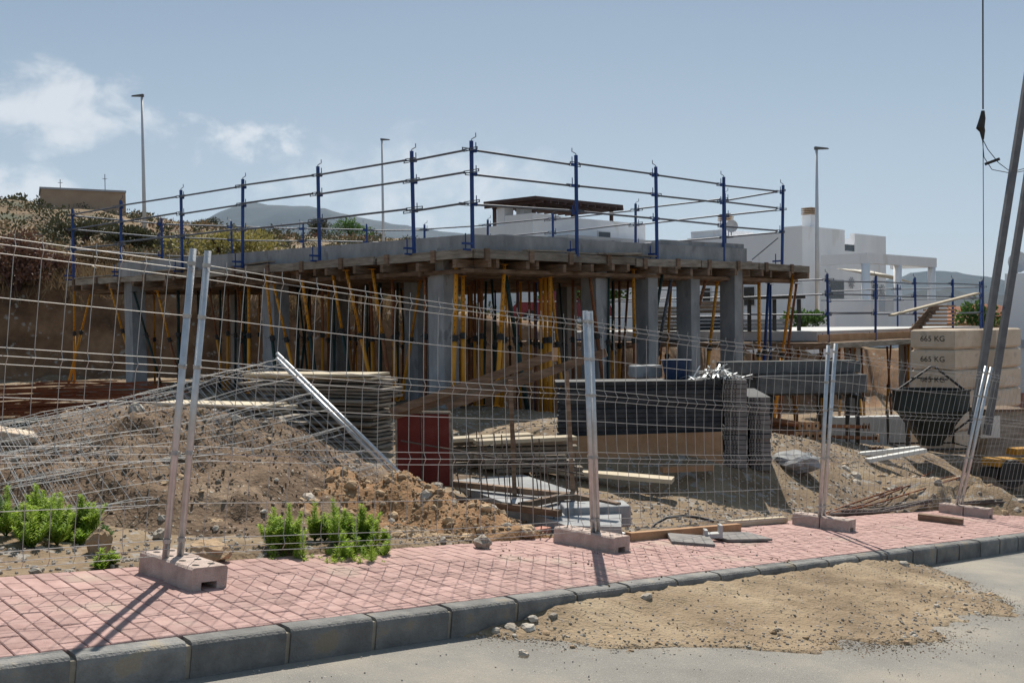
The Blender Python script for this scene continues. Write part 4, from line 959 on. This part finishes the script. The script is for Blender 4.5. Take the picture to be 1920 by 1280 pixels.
loose_rock(1495,885,.30,'concrete',12.9,'large grey boulder of set concrete below the lying props',.55)
loose_rock(470,985,.09,'rock_tan',13.7,'tan rock left of the bright green weed')
loose_rock(982,1232,.028,'rock_grey',15.2,'small stone alone on the asphalt below the dirt spill')
p=at(20,838,8.6); tag(MB().box((p.x-.1,p.y,p.z),(.55,.5,.34),.4,M=Matrix.Rotation(.5,3,'Z')@Matrix.Rotation(.25,3,'Y')).build('concrete_slab_piece','ballast',bevel=.02),'broken tan concrete slab leaning at the left edge of the picture','slab piece')
p=at(50,800,9.6); tag(MB().lathe([(.20,0),(.24,.2),(.25,.205),(.22,.2),(.19,.02)],(p.x,p.y,p.z-.14),16).build('tub','dark_green_paint'),'dark green tub beside the broken slab','tub')
# rusty reinforcement heap
m=MB(); r=random.Random(31)
for i in range(90):
    f=r.random(); a=at(lerp(-120,230,r.random()),lerp(800,758,r.random()),16.0+r.gauss(0,.5)); L_=r.uniform(1.6,3.2); an=r.gauss(.22,.1)
    e=Vector((math.cos(an),math.sin(an)*.8,0))*L_/2; z=gz(a.x,a.y,False)+.02+.55*r.random()*math.exp(-((a.x+7.4)/1.6)**2)+.12*r.random()
    m.tube([(a.x-e.x,a.y-e.y,z+r.gauss(0,.03)),(a.x,a.y,z+.02),(a.x+e.x,a.y+e.y,z+r.gauss(0,.05))],.010,5)
tag(m.build('rebar_heap','rust_rebar'),'heap of rusty reinforcing bars behind the grey-brown mound',None,None,'stuff')
# ------------------------------------------------------------------ houses beyond
U3=Vector((.747,.665,0)); V3=Vector((-.775,.632,0))
def hit(C0,D,x):  # length along D from C0 until it is seen at picture column x
    k=(x-960)/1800; return (k*C0.y-C0.x)/(D.x-k*D.y)
def hbox(name,matn,parent,C0,u0,u1,v0,v1,z0,z1):
    pts=[C0+U3*u+V3*v for u,v in((u0,v0),(u1,v0),(u1,v1),(u0,v1))]; return MB().prism([(p.x,p.y) for p in pts],z0,z1).build(name,matn,parent)
def window(parent,C0,D,NRM,a,b,z0,z1):
    p=C0+D*a;q=C0+D*b; n=NRM
    f=MB().beam(Vector((p.x,p.y,(z0+z1)/2))+n*.02,Vector((q.x,q.y,(z0+z1)/2))+n*.02,.08,z1-z0).build('window','lamp_post',parent)
    e=D*.06; MB().beam(Vector((p.x,p.y,(z0+z1)/2))+n*.065+e,Vector((q.x,q.y,(z0+z1)/2))+n*.065-e,.01,z1-z0-.12).build('pane','glass_dark',f)
# big white house on the right
C2=at(1505,560,55); zt=at(1505,423,55).z; C2.z=0
Lv=hit(C2,V3,1290); Lu=hit(C2,U3,1662); zb=-1.5
t=thing('white_house','large white flat-roofed house with a white pergola on the right','house',(C2.x,C2.y,zb))
a1=hit(C2,U3,1585);a2=hit(C2,U3,1604); v1=hit(C2,V3,1468)
hbox('wall','house_white',t,C2,0,Lu,0,Lv,zb,zt-1.25); hbox('upper_storey','house_white',t,C2,0.003,a1,0.003,v1,zt-1.25,zt); hbox('parapet','house_white',t,C2,.003,.25,v1,Lv-.01,zt-1.25,zt-.28)
hbox('parapet','house_white',t,C2,a2,Lu-.003,.003,.3,zt-1.25,zt-.15); hbox('parapet','house_white',t,C2,Lu-.3,Lu-.006,.3,Lv-.3,zt-1.25,zt-.15); hbox('back_block','house_white',t,C2,.3,3.5,Lv-2.2,Lv-.05,zt-1.25,zt+.15)
hbox('glass_balustrade','glass_dark',t,C2,a1,a2,.05,.08,zt-1.25,zt-.85)
for px_,py_,Yc,sc in((1518,423,57,1),(1361,430,60,1)):
    p=at(px_,py_,Yc); ch=MB().box((p.x,p.y,zt+.25),(.7,.6,1.1),ANG).build('chimney','house_white',t)
    for k in range(4): MB().box((p.x,p.y,zt+.86+.11*k),(.78-.05*(k%2),.68,.06),ANG).build('chimney_slat','hut_tan',ch)
p=at(1372,436,58); d=MB(); 
for rr,yy in((.0,.10),(.22,.07),(.36,0)): pass
m=MB(); n=14
m.v=[(p.x,p.y+.10,zt+.25)]+[(p.x+.38*math.cos(2*math.pi*k/n),p.y-.02,zt+.3+.38*math.sin(2*math.pi*k/n)) for k in range(n)]; m.f=[(0,1+k,1+(k+1)%n) for k in range(n)]
dish=m.build('satellite_dish','house_grey',t); MB().tube([(p.x,p.y+.12,zt-.3),(p.x,p.y+.12,zt+.2)],.03,6).build('dish_pole','frame_dark',dish)
nu=Vector((.665,-.747,0)); nv=Vector((-.747,-.665,0))
for a,b,z0,z1 in((hit(C2,U3,1550),hit(C2,U3,1582),2.55,3.75),(hit(C2,U3,1634),hit(C2,U3,1646),2.2,3.6)): window(t,C2,U3,nu,a,b,z0,z1)
for a,b,z0,z1 in((hit(C2,V3,1418),hit(C2,V3,1395),2.2,3.4),(hit(C2,V3,1335),hit(C2,V3,1318),2.3,3.4)): window(t,C2,V3,nv,a,b,z0,z1)
for x,y,r_ in((1596,530,.36),(1653,545,.42)):
    a=hit(C2,U3,x); q=C2+U3*a+nu*.06; q.z=at(x,y,q.y).z; m=MB()
    for k in range(10):
        an=k*.628; e=U3*math.cos(an)+Vector((0,0,1))*math.sin(an); m.beam(q+e*r_*.35,q+e*r_,.05,.04,up=tuple(nu))
    m.tube([q+nu*.01,q+nu*.03],r_*.4,10); m.build('wall_ornament','house_grey',t)
Cp=at(1626,500,51.5); zp=at(1626,474,51.5).z; Cp.z=0; pu=hit(Cp,U3,1757); pv=hit(Cp,V3,1540)
pg=hbox('pergola','house_white',t,Cp,0,pu,0,.35,zp-.55,zp)
hbox('pergola_beam','house_white',pg,Cp,0,.35,.36,pv,zp-.55,zp); hbox('pergola_beam','house_white',pg,Cp,pu-.35,pu,.36,pv,zp-.55,zp)
for k in range(1,9): hbox('pergola_slat','house_white',pg,Cp,pu*k/9-.06,pu*k/9+.06,.36,pv,zp-.3,zp-.08)
for u in(.2,hit(Cp,U3,1690),pu-.25):
    q=Cp+U3*u+V3*.18; MB().tube([(q.x,q.y,zb),(q.x,q.y,zp-.55)],.22,14).build('column','house_white',pg,True)
q0=Cp+U3*1.2+V3*pv*.9;q1=Cp+U3*(pu*.72)+V3*.6
m=MB(); m.v=[tuple(Vector((q0.x,q0.y,zp-.7))),tuple(Vector((q0.x,q0.y,zp-.7))+U3*3.4),tuple(Vector((q1.x,q1.y,zp-1.5))+U3*1.0),tuple(Vector((q1.x,q1.y,zp-1.1))-U3*1.8)]; m.v+=[(a,b,c-.03) for a,b,c in m.v]; m.f=[(3,2,1,0),(4,5,6,7),(0,1,5,4),(1,2,6,5),(2,3,7,6),(3,0,4,7)]; m.build('shade_sail','canvas',t)
hbox('terrace_wall','house_white',t,Cp,-4.5,pu+.4,-.4,-.15,zb,at(1640,562,51).z)
q=at(1662,570,50.5); MB().box((q.x,q.y,q.z),(.9,.35,.75),ANG).build('air_conditioner','lamp_post',t)
# white house behind the slab
C1=at(1000,500,58); C1.z=0; zt1=at(1000,400,58).z; lv=hit(C1,V3,891); lu=hit(C1,U3,1212)
t=thing('white_house','white house with a dark roof pergola, seen above the slab','house',(C1.x,C1.y,0))
hbox('wall','house_white',t,C1,0,lu,0,lv,0,zt1-.55); hbox('upper_storey','house_white',t,C1,.003,hit(C1,U3,1050),.003,2.2,zt1-.55,zt1+.02); hbox('roof_parapet','house_white',t,C1,hit(C1,U3,1050)+.003,lu-.003,.003,.25,zt1-.55,zt1-.05)
hbox('grey_balcony','house_grey',t,C1,1.2,lu+.2,-1.6,-.003,2,at(1100,440,58).z)
for x,y in((947,392),(983,380)):
    p=at(x,y,60); ch=MB().box((p.x,p.y,zt1-.05),(.75,.7,1.3),ANG).build('chimney','house_white',t)
    for k in range(3): MB().box((p.x,p.y,zt1+.66+.13*k),(.62+.2*(k==2),.6,.07),ANG).build('chimney_slat','hut_tan',ch)
q0=C1+U3*.3+V3*.2; pw=hit(C1,U3,1155)-.2; zq=at(1080,376,60).z
pr=hbox('roof_pergola','dark_timber',t,C1,-.3,pw+.4,-.5,3.6,zq-.22,zq)
for k in range(12): hbox('rafter','dark_timber',pr,C1,pw*k/11-.05,pw*k/11+.05,-.8,3.8,zq-.40,zq-.23)
for u,v in((.2,.1),(pw,.1),(pw,3.2),(pw*.5,.1),(.2,3.2)):
    p=C1+U3*u+V3*v; MB().box((p.x,p.y,(zt1-.1+zq-.4)/2),(.18,.18,zq-.4-zt1+.1+.9),ANG).build('pergola_post','dark_timber',pr)
window(t,C1,U3,nu,hit(C1,U3,1122),hit(C1,U3,1146),zt1-1.9,zt1-.75)
# house at the right edge
C3=at(1884,600,31); C3.z=0; zt3=at(1884,513,31).z
t=thing('white_house','plain white house wall at the right edge of the picture','house',(C3.x,C3.y,-3.6))
hbox('wall','house_white',t,C3,0,9,-5,0,-4,zt3); hbox('plinth','brick_pink',t,C3,-.03,9,-5.03,.03,-4,at(1890,735,31).z)
MB().beam(C3-V3*.5+nv*.02+Vector((0,0,.6)),C3-V3*.9+nv*.02+Vector((0,0,.6)),.10,.25).build('wall_vent','house_grey',t)
p=C3+U3*1.0; m=MB(); m.v=[(p.x,p.y,zt3+.35)]+[(p.x+.35*math.cos(2*math.pi*k/14),p.y-.08,zt3+.4+.35*math.sin(2*math.pi*k/14)) for k in range(14)]; m.f=[(0,1+k,1+(k+1)%14) for k in range(14)]
d=m.build('satellite_dish','house_grey',t); MB().tube([(p.x,p.y+.02,zt3-.1),(p.x,p.y+.02,zt3+.4)],.03,6).build('dish_pole','frame_dark',d)
# low walls
for x0,x1,yt,Y,lab,mt in((868,1260,538,46,'long pale boundary wall seen through the props','house_white'),(1395,1562,586,40,'white garden wall behind the lower slab','house_white')):
    a=at(x0,yt,Y);b=at(x1,yt,Y+1.5); z1=at((x0+x1)/2,yt,Y).z
    tag(MB().beam((a.x,a.y,z1/2-.9),(b.x,b.y,z1/2-.9),.25,z1+1.8).build('boundary_wall',mt),lab,'wall')
# tile-roofed houses far right
for i,(x,y,Y,w,lab) in enumerate(((1800,600,75,5.5,'small far house with terracotta tile roof beside the timber stair'),(1842,592,88,6,'farther terracotta-roofed house behind the crane struts'))):
    p=at(x,y,Y); z=p.z; t=thing('tile_roof_house',lab,'house',(p.x,p.y,z-4),'tile-roofed houses far right')
    MB().box((p.x,p.y,z-2.2),(w,w,4),.5).build('wall','hut_tan',t); m=MB(); c,s_=math.cos(.5),math.sin(.5); k=w*.58
    vs=[(-k,-k,-.2),(k,-k,-.2),(k,k,-.2),(-k,k,-.2),(-k*.5,0,1.0),(k*.5,0,1.0)]
    m.add([(p.x+a*c-b*s_,p.y+a*s_+b*c,z+d_) for a,b,d_ in vs],[(0,1,5,4),(1,2,5),(2,3,4,5),(3,0,4),(3,2,1,0)]); rf_=m.build('roof','tile_red',t)
    for j in range(14):
        f=(j+.5)/14; a0=Vector((lerp(-k,k,f),-k,-.16)); a1_=Vector((lerp(-k*.5,k*.5,f),0,1.03)); cv=lambda q:(p.x+q.x*c-q.y*s_,p.y+q.x*s_+q.y*c,z+q.z); MB().tube([cv(a0),cv(a1_)],.07,5).build('tile_row','tile_red',rf_)
# hut on the hill
p0=at(78,383,80);p1=at(236,386,83); zt_=at(78,354,80).z
t=thing('hill_hut','low tan flat-roofed hut on the hilltop','hut',(p0.x,p0.y,p0.z-1))
d=(p1-p0); d.z=0; e=d.normalized(); bk=Vector((-e.y,e.x,0))*5
pts=[p0,p1,p1+bk,p0+bk]; MB().prism([(q.x,q.y) for q in pts],p0.z-3,zt_).build('wall','hut_tan',t); MB().prism([(q.x-.1*(i in(0,3))+.1*(i in(1,2)),q.y-(.1 if i<2 else 0)) for i,q in enumerate(pts)],zt_,zt_+.16).build('roof_edge','house_grey',t)
for x,h in((113,.9),(197,1.3)):
    q=at(x,352,81); MB().tube([(q.x,q.y,zt_),(q.x,q.y,zt_+h)],.03,5).tube([(q.x-.2,q.y,zt_+h*.7),(q.x+.2,q.y,zt_+h*.7)],.02,5).build('aerial','frame_dark',t)
# street lamps
for x,ytop,ybot,Y,side,lab in((266,181,520,57,-1,'tall street lamp in front of the hill on the left'),(716,263,560,72,1,'street lamp behind the slab, left of centre'),(1531,280,625,49,1,'street lamp standing before the white house on the right')):
    tp=at(x,ytop,Y); g0=min(gz(tp.x,tp.y,False),at(x,ybot,Y).z)-.2
    t=thing('street_lamp',lab,'street lamp',(tp.x,tp.y,g0),'street lamps')
    MB().tube([(tp.x,tp.y,g0),(tp.x,tp.y,lerp(g0,tp.z,.55)),(tp.x,tp.y,tp.z)],[.13,.10,.065],10).build('pole','lamp_post',t,True)
    MB().add([(tp.x+side*a,tp.y+b,tp.z+c) for a,b,c in((-.1,-.1,-.02),(-.1,.1,-.02),(.62,.07,.0),(.62,-.07,.0),(-.1,-.1,.13),(-.1,.1,.13),(.55,.07,.06),(.55,-.07,.06))],[(0,1,2,3),(7,6,5,4),(0,3,7,4),(3,2,6,7),(2,1,5,6),(1,0,4,5)]).build('lamp_head','lamp_dark',t)
# red car parked behind the site
p=at(1052,601,41); g0=gz(p.x,p.y,False)
t=thing('parked_car','dark red car parked behind the site, seen through the props','car',(p.x,p.y,g0))
pr=[(-2.1,.35),(-2.1,.75),(-1.9,.95),(-1.1,1.0),(-.6,1.42),(.7,1.45),(1.45,1.02),(2.0,.92),(2.1,.6),(2.1,.35)]; n=len(pr)
m=MB(); vs=[(p.x+a,p.y+sy*(.85 if c<1.1 else .68),g0+c) for sy in(-1,1) for a,c in pr]
m.add(vs,[tuple(range(n)),tuple(range(n,2*n))[::-1]]+[(i,n+i,n+(i+1)%n,(i+1)%n) for i in range(n)]); m.build('body','car_red',t)
for a,b in(((-.95,1.02),(-.55,1.36)),((.0,1.02),(.0,1.36))): MB().add([(p.x+q,p.y-.80+.1*(c>1.1),g0+c) for q,c in((a[0],a[1]),(a[0]+.85,a[1]),(b[0]+.5,b[1]),(b[0]+.05,b[1]))],[(0,1,2,3)]).build('side_window','glass_dark',t)
for a in(-1.3,1.3):
    for sy in(-1,1): w_=MB().tube([(p.x+a,p.y+sy*.87,g0+.32),(p.x+a,p.y+sy*.68,g0+.32)],.32,16).build('wheel','black_rubber',t); MB().tube([(p.x+a,p.y+sy*.885,g0+.32),(p.x+a,p.y+sy*.86,g0+.32)],.19,12).build('rim','lamp_post',w_)
# ------------------------------------------------------------------ things stored on the lower slab
for i,(x0,x1,y0,y1,Y,mt,lab) in enumerate(((1228,1262,575,616,28,'wood_grey','dark timber bundle at the left of the lower slab'),(1300,1352,565,588,28.5,'wood_brown','brown beam bundle behind the right-hand columns'),(1302,1352,592,617,28.2,'black_board','black beam bundle below the brown one'),(1400,1470,598,616,27,'concrete','flat pile of grey slabs on the lower slab'))):
    a=at(x0,y1,Y);b=at(x1,y1,Y); zt_=at(x0,y0,Y).z; zb_=1.17 if i!=1 else zt_-.36; nl=max(3,int((zt_-zb_)/.09)); t=thing('material_bundle',lab,'material bundle',((a.x+b.x)/2,Y,zb_))
    for k in range(nl):
        hh=(zt_-zb_)/nl; r=random.Random(i*50+k); MB().beam((a.x-.2+r.gauss(0,.05),Y,zb_+hh*(k+.5)),(b.x+.2+r.gauss(0,.05),Y+.5,zb_+hh*(k+.5)),.8,hh*.82).build('beam',mt,t)
t=thing('steel_table','black steel frame table standing on the lower slab','steel frame',tuple(at(1450,616,26.5)))
zt_=at(1450,561,26.5).z
for x in(1405,1452,1498):
    p=at(x,600,26.5); MB().beam((p.x,p.y,1.16),(p.x,p.y,zt_),.09,.09).build('leg','frame_dark',t)
a=at(1398,560,26.5);b=at(1505,560,26.5); MB().beam((a.x,a.y,zt_+.05),(b.x,b.y,zt_+.05),.5,.08).build('top','frame_dark',t)
t=thing('timber_stair_form','brown timber stair formwork with rough steps on the lower slab','formwork',tuple(at(1742,618,28)))
for k in range(7):
    a=at(1716+k*6,616-k*7,28-.05*k);b=at(1776,616-k*7,28.3); MB().beam(a,b,.5,.05).build('step_board','wood_orange',t); MB().beam(a,a+Vector((0,0,-.14)),.04,.5,up=(0,1,0)).build('riser','wood_brown',t)
MB().beam(at(1712,618,27.8),at(1752,572,27.8),.05,.16).build('stringer','wood_brown',t)
board(at(1671,591,26.4),at(1832,550,27.4),.22,.05,'wood_pale','plank','long pale plank sloping up across the lower slab guard rails','plank')
t=thing('site_tub','blue tub with a folded hoist arm on the slab roof','tub',tuple(at(755,440,24)))
p=at(755,440,24); MB().lathe([(.28,3.06),(.33,3.28),(.3,3.28),(.26,3.08)],(p.x,p.y,0),16).build('tub','blue_tub',t)
p=at(722,440,24); MB().tube([(p.x,p.y,3.05),(p.x-.02,p.y,3.55),(p.x+.15,p.y,3.42),(p.x+.42,p.y,3.1)],.035,6).build('hoist_arm','frame_dark',t)
# ------------------------------------------------------------------ mountains
def ridge(name,label,prof,Y,depth,seed):
    m=MB(); nxm=90; nym=26; x0,x1=prof[0][0],prof[-1][0]
    for j in range(nym):
        f=j/(nym-1)*2-1
        for i in range(nxm):
            x=lerp(x0,x1,i/(nxm-1)); top=at(x,interp(x,prof),Y); w=(1-abs(f)**1.25); q=Vector((top.x/500,f*3,seed))
            z=-30+(top.z+30)*w*(1+(.22*noise.noise(q*1.7)+.12*noise.noise(q*4.1))*(1-w)**.7)+12*noise.noise(q*9)*w
            m.v.append((top.x*(1+f*depth/Y*.0),Y+f*depth,z))
    m.f=[(j*nxm+i,j*nxm+i+1,(j+1)*nxm+i+1,(j+1)*nxm+i) for j in range(nym-1) for i in range(nxm-1)]
    return tag(m.build(name,'mountain',smooth=True),kind='structure',label=label)
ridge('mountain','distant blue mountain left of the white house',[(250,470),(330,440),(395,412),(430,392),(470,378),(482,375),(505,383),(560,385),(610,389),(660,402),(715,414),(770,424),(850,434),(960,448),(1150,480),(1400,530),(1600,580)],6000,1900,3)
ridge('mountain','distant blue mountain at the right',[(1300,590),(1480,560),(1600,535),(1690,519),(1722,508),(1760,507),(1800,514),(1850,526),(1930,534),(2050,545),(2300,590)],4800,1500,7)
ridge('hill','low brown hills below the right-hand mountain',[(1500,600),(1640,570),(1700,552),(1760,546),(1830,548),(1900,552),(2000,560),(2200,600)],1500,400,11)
# ------------------------------------------------------------------ vegetation
def clump(m,c,rx,rz,n,size,r,up=.35):
    c=Vector(c)
    for _ in range(n):
        a=r.random()*6.283; e=math.asin(r.uniform(-.15,1)); k=r.random()**.45
        d=Vector((math.cos(a)*math.cos(e),math.sin(a)*math.cos(e),math.sin(e))); lump=1+.35*noise.noise(d*1.8+c)
        p=c+Vector((d.x*rx,d.y*rx,d.z*rz))*k*lump
        l=(d+Vector((r.gauss(0,.6),r.gauss(0,.6),r.gauss(up,.5)))).normalized()*size*r.uniform(.6,1.4); w=l.cross(Vector((r.gauss(0,1),r.gauss(0,1),r.gauss(0,1)))).normalized()*size*.34
        b=len(m.v); m.v+=[tuple(p),tuple(p+l*.5+w),tuple(p+l),tuple(p+l*.5-w)]; m.f.append((b,b+1,b+2,b+3))
def grass(m,c,n,h,spread,r,w=.012):
    for _ in range(n):
        x=c[0]+r.gauss(0,spread);y=c[1]+r.gauss(0,spread); b=len(m.v); hx=r.gauss(0,.35)*h; hy=r.gauss(0,.35)*h; hh=h*r.uniform(.5,1.1)
        m.v+=[(x-w,y,c[2]),(x+w,y,c[2]),(x+hx,y+hy,c[2]+hh)]; m.f.append((b,b+1,b+2))
rv=random.Random(77)
mo,md,mr_,my=MB(),MB(),MB(),MB()
for _ in range(1500):
    Y=28+rv.random()**1.3*100; X=rv.uniform(-.62*Y,-.02*Y); d=Y-interp(X,BL)
    if d<1.5: continue
    z=gz(X,Y,False)+.0; sc=(1 if Y<50 else 1.25)*rv.choice((.7,.8,1,1,1.7)); q=rv.random()*.5+.5*(.5+.9*noise.noise(Vector((X*.09,Y*.06,2))))
    if q<.55: clump(mo,(X,Y,z),rv.uniform(.3,.9)*sc,rv.uniform(.2,.5)*sc,60,.13*sc,rv)
    elif q<.8: clump(md,(X,Y,z),rv.uniform(.3,.8)*sc,rv.uniform(.2,.4)*sc,44,.13*sc,rv)
    elif q<.9: clump(mr_,(X,Y,z),rv.uniform(.3,.7)*sc,rv.uniform(.2,.5)*sc,50,.12*sc,rv)
    else: clump(my,(X,Y,z),rv.uniform(.4,.9)*sc,rv.uniform(.2,.4)*sc,44,.12*sc,rv)
for _ in range(3200):
    X=rv.uniform(-26,-4); Yb=interp(X,BL); Y=Yb+1.0+abs(rv.gauss(0,7)); grass(md,(X,Y,gz(X,Y,False)-.05),9,rv.uniform(.35,.9),.18,rv,.022)
tag(mo.build('olive_scrub','scrub_olive'),'low olive green scrub covering the hillside',kind='stuff'); tag(md.build('dry_grass','scrub_dry'),'dry straw-coloured grass and brush on the hillside',kind='stuff')
tag(mr_.build('russet_scrub','scrub_red'),'low russet scrub dotted over the hillside',kind='stuff'); tag(my.build('yellow_scrub','scrub_yellow'),'low yellow-green scrub dotted over the hillside',kind='stuff')
def shrub(name,label,cat,c,rx,rz,n,size,mt,group=None,trunk=.5):
    c=Vector(c); t=thing(name,label,cat,tuple(c),group); r=random.Random(int(c.x*100)+n); m=MB()
    st_=MB()
    for k in range(5):
        a=r.random()*6.28; e=c+Vector((math.cos(a)*rx*.5,math.sin(a)*rx*.5,rz*(.6+trunk))); st_.tube([c+Vector((0,0,-.1)),c.lerp(e,.5)+Vector((0,0,.1)),e],[.05*rx+.015,.03*rx+.01,.008],5)
    st_.build('trunk','dark_timber',t)
    for k in range(9):
        a=r.random()*6.28; d=r.random()**.5*rx*.65; clump(m,c+Vector((math.cos(a)*d,math.sin(a)*d,rz*(trunk*.8+r.uniform(0,.55)))),rx*.55,rz*.6,n//9,size,r)
    m.build('crown',mt,t); return t
for i,(x,y,Y,rx,rz,mt,lab) in enumerate(((28,525,28.5,1.25,1.35,'scrub_red','large russet bush at the left edge above the bank'),(95,528,29.5,.9,.9,'scrub_red','smaller russet bush beside the large one above the bank'),(150,440,60,2.2,1.4,'scrub_olive','wide dark olive bush on the slope left of the street lamp'),(240,470,48,1.5,1.1,'scrub_olive','dark olive bush just left of the street lamp'),(420,485,46,2.6,1.3,'scrub_yellow','yellow-green bush behind the slab left of centre'),(190,500,33,1.0,.9,'scrub_dry','pale dry bush above the bank behind the left posts'),(385,436,100,1.6,1.5,'scrub_olive','olive bush on the far ridge below the blue mountain'),(600,436,110,1.5,1.7,'scrub_olive','dark bush on the far ridge left of the middle street lamp'),(660,436,110,2.4,1.9,'leaf_green','roundest green bush on the far ridge'))):
    p=at(x,y,Y); z=gz(p.x,p.y,False); shrub('shrub',lab,'shrub',(p.x,p.y,min(z,p.z)-.1 if p.z>z-2 else z),rx,rz,2600,.11 if Y<40 else .17,mt,'shrubs on the hillside',.35)
p=at(1122,568,40); shrub('green_tree','leafy green tree seen between the columns','tree',(p.x,p.y,gz(p.x,p.y,False)),1.3,1.5,2600,.17,'leaf_green',None,.8)
p=at(1055,560,43); shrub('green_tree','dark green bushy tree behind the dark middle column','tree',(p.x,p.y,gz(p.x,p.y,False)),1.2,1.5,1800,.17,'leaf_green',None,.8)
p=at(1507,606,38); shrub('garden_bush','small bright green bush before the white house','shrub',(p.x,p.y,p.z-.5),.8,.7,1300,.13,'leaf_green',None,.5)
p=at(1832,600,60); shrub('garden_bush','dark green tree top behind the crane struts','tree',(p.x,p.y,p.z-1.5),1.2,1.7,900,.25,'leaf_green',None,.8)
# feathery weeds
def weed(c,n,h,rad,label,mt,seed,lean=.25):
    c=Vector(c); t=thing('weed_plant',label,'weed',tuple(c)); r=random.Random(seed); st_=MB(); lf=MB()
    npl=max(3,n//4); shoots=[]
    for q in range(npl):
        a=r.random()*6.28; k=r.random()**.6; pc=c+Vector((math.cos(a),math.sin(a),0))*rad*k; H=h*r.uniform(.38,1.18)*(1-.3*k)
        shoots.append((pc,H,0,0))
        for _ in range(7): shoots.append((pc,H*r.uniform(.35,.85),r.random()*6.28,r.uniform(.25,.6)))
    for pc,hh,a,ln_ in shoots:
        b=pc.copy(); b.z=gz(b.x,b.y)-.01; e=b+Vector((math.cos(a)*ln_*hh+r.gauss(0,.015),math.sin(a)*ln_*hh+r.gauss(0,.015),hh)); md_=b.lerp(e,.5)+Vector((math.cos(a)*ln_*hh*.15,math.sin(a)*ln_*hh*.15,-.0))
        st_.tube([b,md_,e],[.004,.003,.001],4,False)
        ln=int(190*hh/.5)
        for i in range(ln):
            f=.10+.90*i/ln; p=b.lerp(md_,f*2) if f<.5 else md_.lerp(e,f*2-1); an=i*2.4+r.random(); L_=.072*(1.15-f*.7)*r.uniform(.7,1.2); d=Vector((math.cos(an)*.8,math.sin(an)*.8,.65+r.gauss(0,.15))).normalized(); w=d.cross(Vector((0,0,1))).normalized()*.0075
            q=len(lf.v); lf.v+=[tuple(p),tuple(p+d*L_*.5+w),tuple(p+d*L_-Vector((0,0,.006))),tuple(p+d*L_*.5-w)]; lf.f.append((q,q+1,q+2,q+3))
    tag(st_.build('stems','weed_dark',t),kind='stuff'); tag(lf.build('leaves',mt,t),kind='stuff')
def gpt(x,y):
    for Y in [4.5+.04*j for j in range(400)]:
        p=at(x,y,Y)
        if p.z<gz(p.x,p.y): return p
    return at(x,y,7)
for x,y,n,h,rad,lab,mt,sd_ in((612,1038,150,.37,.42,'bright green feathery weed at the pavement edge before the orange mound','weed_leaf',1),(705,1026,28,.24,.16,'small green weed at the right flank of the bright one','weed_leaf',2),(545,1032,26,.33,.13,'tall green weed shoots at the left flank of the bright one','weed_leaf',3),(75,1002,120,.36,.40,'green weed clump at the left under the fallen mesh','weed_leaf',4),(165,1010,16,.2,.16,'darker low weed right of the left clump','weed_dark',5),(192,1062,10,.12,.07,'tiny weed beside the upright tan rock','weed_leaf',6),(10,985,14,.25,.2,'weed at the extreme left edge of the picture','weed_dark',7)):
    weed(gpt(x,y),n,h,rad,lab,mt,sd_)
p=at(38,778,13.5); weed((p.x,p.y,gz(p.x,p.y)),14,.3,.2,'pale weed growing before the rusty bar heap','weed_leaf',9)
# ------------------------------------------------------------------ air
HZ=bpy.data.materials.new('haze'); HZ.use_nodes=True; hn=HZ.node_tree.nodes; hn.remove(hn['Principled BSDF'])
pv_=hn.new('ShaderNodeVolumePrincipled'); pv_.inputs['Color'].default_value=(.42,.68,1,1); pv_.inputs['Density'].default_value=.00003; pv_.inputs['Anisotropy'].default_value=.1
HZ.node_tree.links.new(pv_.outputs[0],hn['Material Output'].inputs['Volume'])
hz=MB().box((0,0,400),(18800,19200,960)).build('haze',HZ); tag(hz,'pale air haze',kind='stuff')
